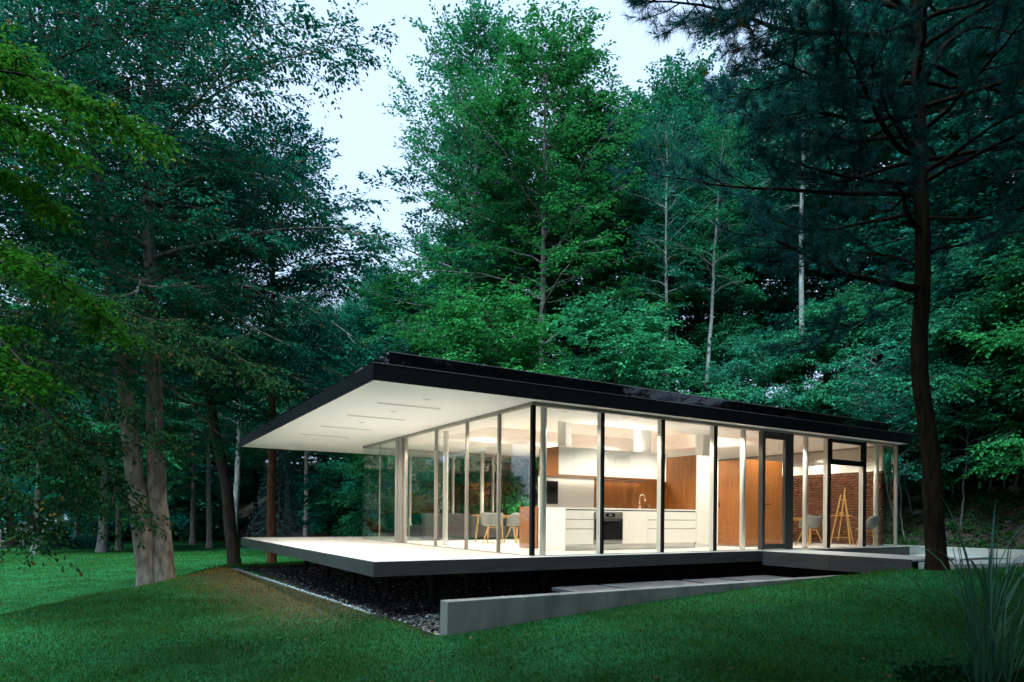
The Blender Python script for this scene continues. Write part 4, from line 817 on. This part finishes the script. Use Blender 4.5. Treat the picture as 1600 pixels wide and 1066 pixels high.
for q, r_, dn, ba in (((( 1438, 452, 0), (1380, 446, -.2), (1330, 436, -.4), (1270, 415, -.7), (1195, 372, -1.1)), .075, .55, .45), (((1442, 305, 0), (1340, 300, .4), (1200, 296, .8), (1100, 285, 1.2), (1000, 268, 1.6)), .05, .5, .4),
        (((1440, 365, 0), (1420, 340, -.2), (1412, 300, -.4), (1375, 280, -.6)), .06, .4, .5), (((1436, 245, 0), (1395, 230, -.5), (1365, 160, -.8), (1345, 90, -1), (1300, 40, -1.2)), .055, .8, .3), (((1436, 250, 0), (1400, 180, -.6), (1380, 100, -.9), (1390, 60, -1.2)), .05, .7, .3),
        (((1436, 60, 0), (1330, 55, -.5), (1220, 60, -.9), (1130, 25, -1.2), (990, 12, -1.5)), .06, .9, .3), (((1436, 110, 0), (1340, 118, .5), (1230, 120, .9), (1150, 150, 1.2)), .06, .9, .3), (((1434, 20, 0), (1340, -10, .6), (1230, -20, 1.1), (1130, 0, 1.5)), .06, 1.0, .25),
        (((1434, -20, 0), (1300, -50, -1.0), (1220, -40, -1.6), (1150, 20, -2.0)), .06, .9, .25), (((1436, 95, 0), (1500, 120, .4), (1560, 150, .7), (1640, 160, 1)), .05, .9, .3), (((1440, 270, 0), (1500, 240, -.5), (1560, 200, -1), (1640, 170, -1.4)), .05, .6, .3),
        (((1441, 400, 0), (1500, 380, .5), (1580, 360, 1)), .035, .5, .3), (((1442, 340, 0), (1520, 345, -.6), (1600, 320, -1)), .035, .5, .3), (((1440, 460, 0), (1360, 500, -.3), (1260, 535, -.5)), .02, .7, .35), (((1441, 420, 0), (1390, 395, .6), (1290, 380, 1.2), (1230, 400, 1.5)), .03, .6, .3),
        (((1438, 180, 0), (1350, 190, -.4), (1270, 180, -.8), (1200, 200, -1)), .05, .8, .3), (((1440, 330, 0), (1350, 350, 1), (1260, 360, 1.9), (1180, 330, 2.4)), .04, .6, .35), (((1436, 140, 0), (1480, 60, .6), (1540, 30, 1), (1620, 40, 1.2)), .05, .8, .3), (((1440, 210, 0), (1330, 220, 1.2), (1220, 200, 2.2), (1130, 170, 2.8)), .05, .8, .35)):
    pine_limb(LP(*q), r_, dn, ba)
g = 0
for i in range(34):       # upper crown, mostly above the frame, all round
    u = i / 34; j = int(26 + u * 13); g += 2.4; L_ = 3.3 * (1 - u * .75) * rng.uniform(.7, 1.1); d = np.array([math.cos(g), math.sin(g), .12]); p = fine[j]; pine_limb([p, p + d * L_ * .5, p + d * L_ + np.array([0, 0, .3])], .045, .5, .3)
pine = thing('pine_tree', 'tall pine with dark bent trunk and long needled limbs beside the entry path', 'tree', tuple(fine[0])); link('trunk', wood.mesh('pine_trunk', True), B_PINE, pine); link('crown', nd_.mesh('pine_crown'), L_NEEDLE, pine)

# ------------------------------------------------------------------ far small things
hx, hy = at_depth(52, 52); hg = gz(hx, hy); hut = thing('garden_hut', 'small open garden hut with pale pyramid roof far across the lawn', 'hut', (hx, hy, hg), R(-25))
def child(mb, nm, m, par):
    o = bpy.data.objects.new(nm, mb.mesh(nm)); col.objects.link(o); o.parent = par; o.data.materials.append(m); return o
rm = MB(); rm.v = [(-2, -1.5, 1.15), (2, -1.5, 1.15), (2, 1.5, 1.15), (-2, 1.5, 1.15), (-.9, 0, 1.95), (.9, 0, 1.95)]; rm.f = [(0, 1, 5, 4), (1, 2, 5), (2, 3, 4, 5), (3, 0, 4), (3, 2, 1, 0)]
child(rm, 'roof', mat('pale_roof', (.45, .45, .45), .7, var=.1), hut); child(MB().box(-1.7, 1.7, -1.2, 1.2, -.3, .12), 'base', M_CONC, hut)
for x, y in ((-1.65, -1.2), (1.65, -1.2), (-1.65, 1.2), (1.65, 1.2), (0, -1.2)): child(MB().box(x - .06, x + .06, y - .06, y + .06, .12, 1.14), 'post', M_COLUMN, hut)
child(MB().box(-1.6, 1.6, -1.22, -1.16, .45, .55), 'rail', M_COLUMN, hut); child(MB().box(-1.6, 1.6, .9, 1.1, .12, 1.14), 'back_wall', M_DARKPIER, hut)
cx_, cy_ = at_depth(84, 72); car = thing('parked_car', 'pale parked car seen far off between the trunks', 'car', (cx_, cy_, gz(cx_, cy_) + 1.1), R(-30))
cb = MB(); prof = [(-2.1, .35), (-2.1, .8), (-1.5, .9), (-.9, 1.4), (.7, 1.42), (1.3, .95), (2.1, .85), (2.15, .35)]; k = len(prof)
cb.v = [(x, -.8, z) for x, z in prof] + [(x, .8, z) for x, z in prof]; cb.f = [tuple(range(k)), tuple(reversed(range(k, 2 * k)))] + [(i, (i + 1) % k, k + (i + 1) % k, k + i) for i in range(k)]
child(cb, 'body', mat('pale_car_paint', (.45, .5, .55), .3, .3), car); child(MB().prism([(-1.2, -.81), (1.0, -.81), (.65, -.81), (-.85, -.81)], 0, .01), 'trim', M_BLACK, car)
for sy in (-.815, .815): child(MB().box(-1.15, 1.05, sy - .006, sy + .006, .98, 1.3), 'side_window', M_DARKG, car)
for x in (-1.35, 1.4):
    for y in (-.72, .72): child(MB().tube([(x, y - .1, .32), (x, y + .1, .32)], .32, 14), 'wheel', M_BLACK, car)
for y in (-.55, .55): child(MB().box(2.12, 2.17, y - .15, y + .15, .62, .74), 'headlight', emit_mat('headlight_lens', (1, .8, .55), 4) if 'headlight_lens' not in MATS else MATS['headlight_lens'], car)
child(MB().box(-8, 8, -1.6, 1.6, -1.4, -.0), 'hardstanding', M_CONC, car) if False else None
tag(MB().prism([(cx_ - 9, cy_ - 3.5), (cx_ + 9, cy_ - 8), (cx_ + 11, cy_ - 2), (cx_ - 7, cy_ + 4)], gz(cx_, cy_) - 1, gz(cx_, cy_) + 1.1).build('road', mat('drive_gravel', (.16, .13, .10), .9, var=.2)), kind='structure')
def bush_mesh(nm, shape, n_, leaf, lm):
    lv = Acc(); P = shape(n_); D = unit(P * np.array([1, 1, .5]) + rng.normal(0, .35, P.shape)); leaves(lv, P, D, rng.uniform(.12, .25, n_), 7, leaf, .15, .6); m = lv.mesh(nm); m.materials.append(lm); return m
def cone_shape(n_):
    z = rng.random(n_) ** .8; a_ = rng.uniform(0, 6.28, n_); r_ = (1 - z) * .8 * rng.uniform(.7, 1.05, n_); return np.stack([r_ * np.cos(a_), r_ * np.sin(a_), z * 1.5 + .05], -1)
def dome_shape(n_):
    v = unit(rng.normal(0, 1, (n_, 3))); v[:, 2] = abs(v[:, 2]); return v * rng.uniform(.75, 1.08, (n_, 1)) * np.array([1.1, 1.1, 1.0])
CONE = bush_mesh('cone_bush', cone_shape, 700, .11, L_DARK); DOME = bush_mesh('dome_bush', dome_shape, 900, .13, L_DARK)
def shrub(px, dep, me, s, label, grp=None):
    x, y = at_depth(px, dep); o = thing('shrub', label, 'shrub', (x, y, gz(x, y)), rng.uniform(0, 6), grp); o.scale = (s,) * 3 if not hasattr(s, '__len__') else s
    c = bpy.data.objects.new('foliage', me); col.objects.link(c); c.parent = o
    st_ = MB().tube([(0, 0, -.2), (0, 0, .8)], .05, 6); child(st_, 'stem', B_DARK, o); return o
shrub(92, 48, CONE, 1.1, 'clipped conical evergreen shrub on the far lawn'); shrub(141, 50, DOME, 1.0, 'round dark shrub between the far trunks')
GBK = 'dark shrubs along the far edge of the lawn'
for px, dep, s in ((30, 60, 2.2), (105, 78, 2.4), (150, 64, 2.2), (225, 66, 2.2), (280, 70, 2.2), (345, 66, 2.0), (395, 78, 2.4), (450, 70, 2.2), (500, 60, 1.6), (530, 54, 1.8), (560, 50, 2.0), (600, 46, 2.0), (-10, 55, 2.0), (190, 80, 2.6), (320, 84, 2.6)):
    shrub(px, dep, DOME, (s * 1.3, s * 1.3, s), 'broad dark shrub at the far edge of the lawn', GBK)
# blue-grey spruce beyond the terrace
spx, spy = at_depth(436, 44); sp_l = Acc(); wood = Acc(); V, Fc = tube_np(straight(7.5), np.linspace(.12, .02, 6), 8); wood.add(V, Fc)
P, D = [], []
for i in range(260):
    z = .5 + 6.8 * (i / 260); a_ = i * 2.4; L_ = 2.1 * (1 - z / 7.8) + .15; d = np.array([math.cos(a_), math.sin(a_), -.15]); k = 7; t = np.linspace(.25, 1, k)[:, None]; P.append(np.array([0, 0, z]) + d * L_ * t); D.append(np.repeat(d[None], k, 0) + rng.normal(0, .3, (k, 3)))
leaves(sp_l, np.concatenate(P), unit(np.concatenate(D)), rng.uniform(.2, .4, 260 * 7), 8, .10, .3, .4, .4)
spr = thing('blue_spruce', 'small blue-grey spruce beyond the terrace end', 'tree', (spx, spy, gz(spx, spy))); 
for nm, me, m in (('trunk', wood.mesh('spruce_trunk'), B_DARK), ('crown', sp_l.mesh('spruce_crown'), L_BLUE)):
    o = bpy.data.objects.new(nm, me); me.materials.append(m); col.objects.link(o); o.parent = spr

# ------------------------------------------------------------------ slope on the right: ground cover, rocks, saplings
def on_slope(n_, x0, x1, y0, y1): x = rng.uniform(x0, x1, n_); y = rng.uniform(y0, y1, n_); return x, y, ground_z(x, y)
lv = Acc(); x, y, z = on_slope(7500, 13.5, 20, -9, 5); dens = np.sin(x * 1.3) * np.cos(y * 1.7) + rng.normal(0, .5, len(x)) - np.clip((x - 16.0) * .8, 0, 3); ok = dens > -.75; x, y, z = x[ok], y[ok], z[ok]
P = np.stack([x, y, z + .02], -1); D = unit(rng.normal(0, 1, P.shape) * np.array([1, 1, .2]) + np.array([0, 0, .9])); leaves(lv, P, D, rng.uniform(.12, .34, len(P)), 8, .10, .5, .7, .5)
o = link('ground_cover', lv.mesh('ground_cover'), leaf_mat('leaf_cover', (.020, .080, .030), (.045, .140, .050), .3)); tag(o, 'low leafy ground cover on the foot of the slope', 'ground cover', kind='stuff')
M_ROCK = mat('slope_rock', (.12, .115, .11), .85, col2=(.06, .057, .055), scale=4, bump=.4, bscale=12)
RK = []
for v_ in range(4):
    bm = bmesh.new(); bmesh.ops.create_icosphere(bm, subdivisions=2, radius=1)
    for q in bm.verts: f = 1 + .35 * math.sin(q.co.x * 3 + v_ * 2) * math.cos(q.co.y * 4 + v_) + random.uniform(-.08, .08); q.co = Vector((q.co.x * f, q.co.y * f * .8, q.co.z * f * .55))
    m = bpy.data.meshes.new('rock'); bm.to_mesh(m); bm.free(); m.materials.append(M_ROCK); RK.append(m)
for i in range(60):
    x = rng.uniform(15.0, 18.5); y = rng.uniform(-6, 4.5); s = rng.uniform(.06, .2) * (1.6 if i < 8 else 1); o = bpy.data.objects.new('rock', RK[i % 4]); col.objects.link(o); o.location = (x, y, gz(x, y) + s * .15); o.scale = (s, s, s); o.rotation_euler = (rng.uniform(-.3, .5), rng.uniform(-.6, 0), rng.uniform(0, 6))
    tag(o, 'grey rock lying among leaf litter on the slope above the ground cover', 'rock', 'rocks on the slope')
x, y, z = on_slope(2600, 14.5, 21, -8, 6); stones('slope_rubble', np.stack([x, y, z + .01], -1), rng.uniform(.02, .075, len(x)), attr_mat('litter_rubble', [(0, (.03, .024, .02)), (.6, (.09, .075, .06)), (1, (.16, .155, .155))], .9), label='stony leaf litter on the wooded slope', cat='leaf litter')
proto('sapling', B_GREY, L_MID, trunks=[straight(4.6, (.25, .3))], r0=.035, z0=2.2, z1=4.5, crad=1.5, nl=16, leaf=.13, sub_n=5, sub_len=.7, twigs=5, per=8, droop=.4, flat=.3, ns=6, twl=(.3, .5))
for i in range(20):
    px = 1395 + i * 11 + rng.uniform(-5, 5); dep = rng.uniform(19.5, 24); pt('sapling', px, dep, 'thin bare-stemmed sapling on the wooded slope', s=rng.uniform(.8, 1.15), group='saplings on the slope', name='sapling', tilt=(rng.normal(0, .08), rng.normal(0, .08)))
GS = 'leafy bushes on the wooded slope'
DOMEB = bush_mesh('slope_bush', dome_shape, 1100, .17, L_MID)
for px, dep, s in ((1430, 25, 1.3), (1490, 24, 1.4), (1545, 23, 1.5), (1600, 21, 1.4), (1410, 28, 1.6), (1470, 28, 1.7), (1540, 27, 1.7), (1610, 25, 1.7), (1330, 30, 1.8), (1260, 31, 1.8), (1180, 32, 1.8), (1100, 33, 1.8), (1660, 22, 1.6)):
    shrub(px, dep, DOMEB, (s, s, s * .8), 'leafy bush growing on the wooded slope', GS)

# ------------------------------------------------------------------ tall ornamental grass in the right foreground
def ribbon(L_, w_, bend, rise, k=9):
    t = np.linspace(0, 1, k); ang = rise - bend * t ** 1.7; dx = np.cos(ang); dz = np.sin(ang); x = np.concatenate([[0], np.cumsum((dx[1:] + dx[:-1]) / 2)]) * L_ / (k - 1); z = np.concatenate([[0], np.cumsum((dz[1:] + dz[:-1]) / 2)]) * L_ / (k - 1)
    wd = w_ * np.minimum(1, .45 + t * 2) * np.clip((1 - t) * 2.6, 0, 1) ** .8 + .0008
    V = np.concatenate([np.stack([x, -wd, z + wd * .5], -1), np.stack([x, 0 * x, z], -1), np.stack([x, wd, z + wd * .5], -1)]); i = np.arange(k - 1)
    Fc = np.concatenate([np.stack([i, i + 1, k + i + 1, k + i], -1), np.stack([k + i, k + i + 1, 2 * k + i + 1, 2 * k + i], -1)]); return np_mesh('blade', V, Fc, np.full(len(Fc), rng.random()), True)
L_BLADE = leaf_mat('grass_blade', (.026, .115, .062), (.06, .20, .12), .25, .4, .35)
BL = [ribbon(rng.uniform(1.1, 2.0), rng.uniform(.0065, .0115), rng.uniform(.5, 2.3), rng.uniform(1.3, 1.54)) for _ in range(16)]
for m in BL: m.materials.append(L_BLADE)
ox, oy = at_depth(1550, 5.6); og = gz(ox, oy)
og_ = thing('ornamental_grass', 'tall clump of ornamental grass with arching silvery blades on the lawn', 'grass clump', (ox, oy, og))
for i in range(52):
    o = bpy.data.objects.new('blade', BL[i % 16]); col.objects.link(o); o.parent = og_; a_ = rng.uniform(0, 6.28); r_ = rng.uniform(0, .20); o.location = (r_ * math.cos(a_), r_ * math.sin(a_), -.02); o.rotation_euler = (0, rng.normal(0, .12), a_ + rng.normal(0, .6)); o.scale = (1, 1, 1) if i % 3 else (.7, .7, .7)
stm = MB()
for i in range(14):
    a_ = rng.uniform(0, 6.28); r_ = .13 * rng.random() ** .5; h_ = rng.uniform(.9, 1.5); b0 = (r_ * math.cos(a_), r_ * math.sin(a_), -.05); MB().tube([b0, (b0[0] * 1.6, b0[1] * 1.6, h_ * .5), (b0[0] * 2.6, b0[1] * 2.6, h_)], [.006, .005, .003], 5)
    child(MB().tube([b0, (b0[0] * 1.6, b0[1] * 1.6, h_ * .5), (b0[0] * 2.6, b0[1] * 2.6, h_)], [.006, .005, .003], 5), 'stem', L_BLADE, og_)
lv = Acc(); n_ = 420; a_ = rng.uniform(0, 6.28, n_); r_ = .65 * rng.random(n_) ** .5; x = ox + r_ * np.cos(a_) * 1.2; y = oy + r_ * np.sin(a_); P = np.stack([x, y, ground_z(x, y)], -1); leaves(lv, P, unit(rng.normal(0, .6, (n_, 3)) + np.array([0, 0, .8])), rng.uniform(.05, .14, n_), 6, .055, .4, .6, .6)
o = link('bedding_plants', lv.mesh('bedding_plants'), leaf_mat('leaf_bedding', (.006, .032, .016), (.018, .065, .030), .2)); tag(o, 'low dark leafy plants round the foot of the ornamental grass', 'plants', kind='stuff')

# ------------------------------------------------------------------ lawn blades
N = 420000; r_ = 3.6 + 42 * rng.random(N) ** 1.7; u = rng.uniform(-.86, .86, N); xy = CP[None, :2] + FW[None, :2] * r_[:, None] + RT[None, :2] * (u * r_)[:, None]; x, y = xy[:, 0], xy[:, 1]
bad = (x > -2.82 - np.clip(y + 2, 0, 13) * .046) & (y > -2.26) & (y < 11.3) & (x < 7.35); bad |= (x > BRX0 - .03) & (x < BRX1 + .03) & (y > -3.9) & (y < 0); bad |= (x > 6.0) & (y > -4.06 - (x - 6.0) * .142); bad |= (x > 13.3); bad |= (np.hypot(x - px0, y - py0) < .35)
x, y, r_ = x[~bad], y[~bad], r_[~bad]; n_ = len(x); z = ground_z(x, y)
hgt = rng.uniform(.018, .046, n_) * (1 + r_ * .015); wd = .0026 + .00042 * r_; a_ = rng.uniform(0, 6.28, n_); le = rng.normal(0, .45, (n_, 2))
b0 = np.stack([x, y, z - .004], -1); wv = np.stack([np.cos(a_) * wd, np.sin(a_) * wd, np.zeros(n_)], -1); tipp = b0 + np.stack([le[:, 0] * hgt, le[:, 1] * hgt, hgt], -1)
q = np.stack([b0 + wv, tipp, b0 - wv], 1).reshape(-1, 3)
patch = .5 + .22 * np.sin(x * 2.1 + np.sin(y * 1.7) * 2) * np.cos(y * 2.6 + np.sin(x * 1.3)) + rng.normal(0, .28, n_)
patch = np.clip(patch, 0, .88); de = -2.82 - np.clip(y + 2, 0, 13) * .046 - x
worn_glow = sstep((2.3 - de) / 1.9) * sstep((de + .2) / .2) * sstep((y + 1.2) / 2.5) * sstep((13 - y) / 2); patch = np.where((rng.random(n_) < worn_glow * .85) | (rng.random(n_) < .012), .97 + .03 * rng.random(n_), patch)  # browner blades along the bed edge also carry the painted lamp glow
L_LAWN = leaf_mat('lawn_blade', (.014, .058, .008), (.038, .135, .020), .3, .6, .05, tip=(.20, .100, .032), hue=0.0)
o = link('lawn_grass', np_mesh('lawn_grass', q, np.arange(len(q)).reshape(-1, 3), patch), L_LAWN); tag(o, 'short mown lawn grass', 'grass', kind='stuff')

# ------------------------------------------------------------------ a few fallen leaves
lv = Acc(); cen = np.array([at_depth(300, 16), at_depth(520, 11), at_depth(1420, 9), at_depth(1000, 8)]); n_ = 130; c_ = cen[rng.integers(0, 4, n_)]; x = c_[:, 0] + rng.normal(0, 1.6, n_); y = c_[:, 1] + rng.normal(0, 1.6, n_)
ok = ~((x > -3.4) & (y > -2.4) & (x < 14)); x, y = x[ok], y[ok]; P = np.stack([x, y, ground_z(x, y) + .04], -1); leaves(lv, P, unit(rng.normal(0, 1, P.shape) * np.array([1, 1, .05])), np.full(len(x), .01), 1, .06, .0, .35, .6)
tag(link('fallen_leaves', lv.mesh('fallen_leaves'), leaf_mat('leaf_fallen', (.10, .06, .02), (.24, .17, .07), .2)), 'few dry fallen leaves scattered on the lawn', 'leaves', kind='stuff')
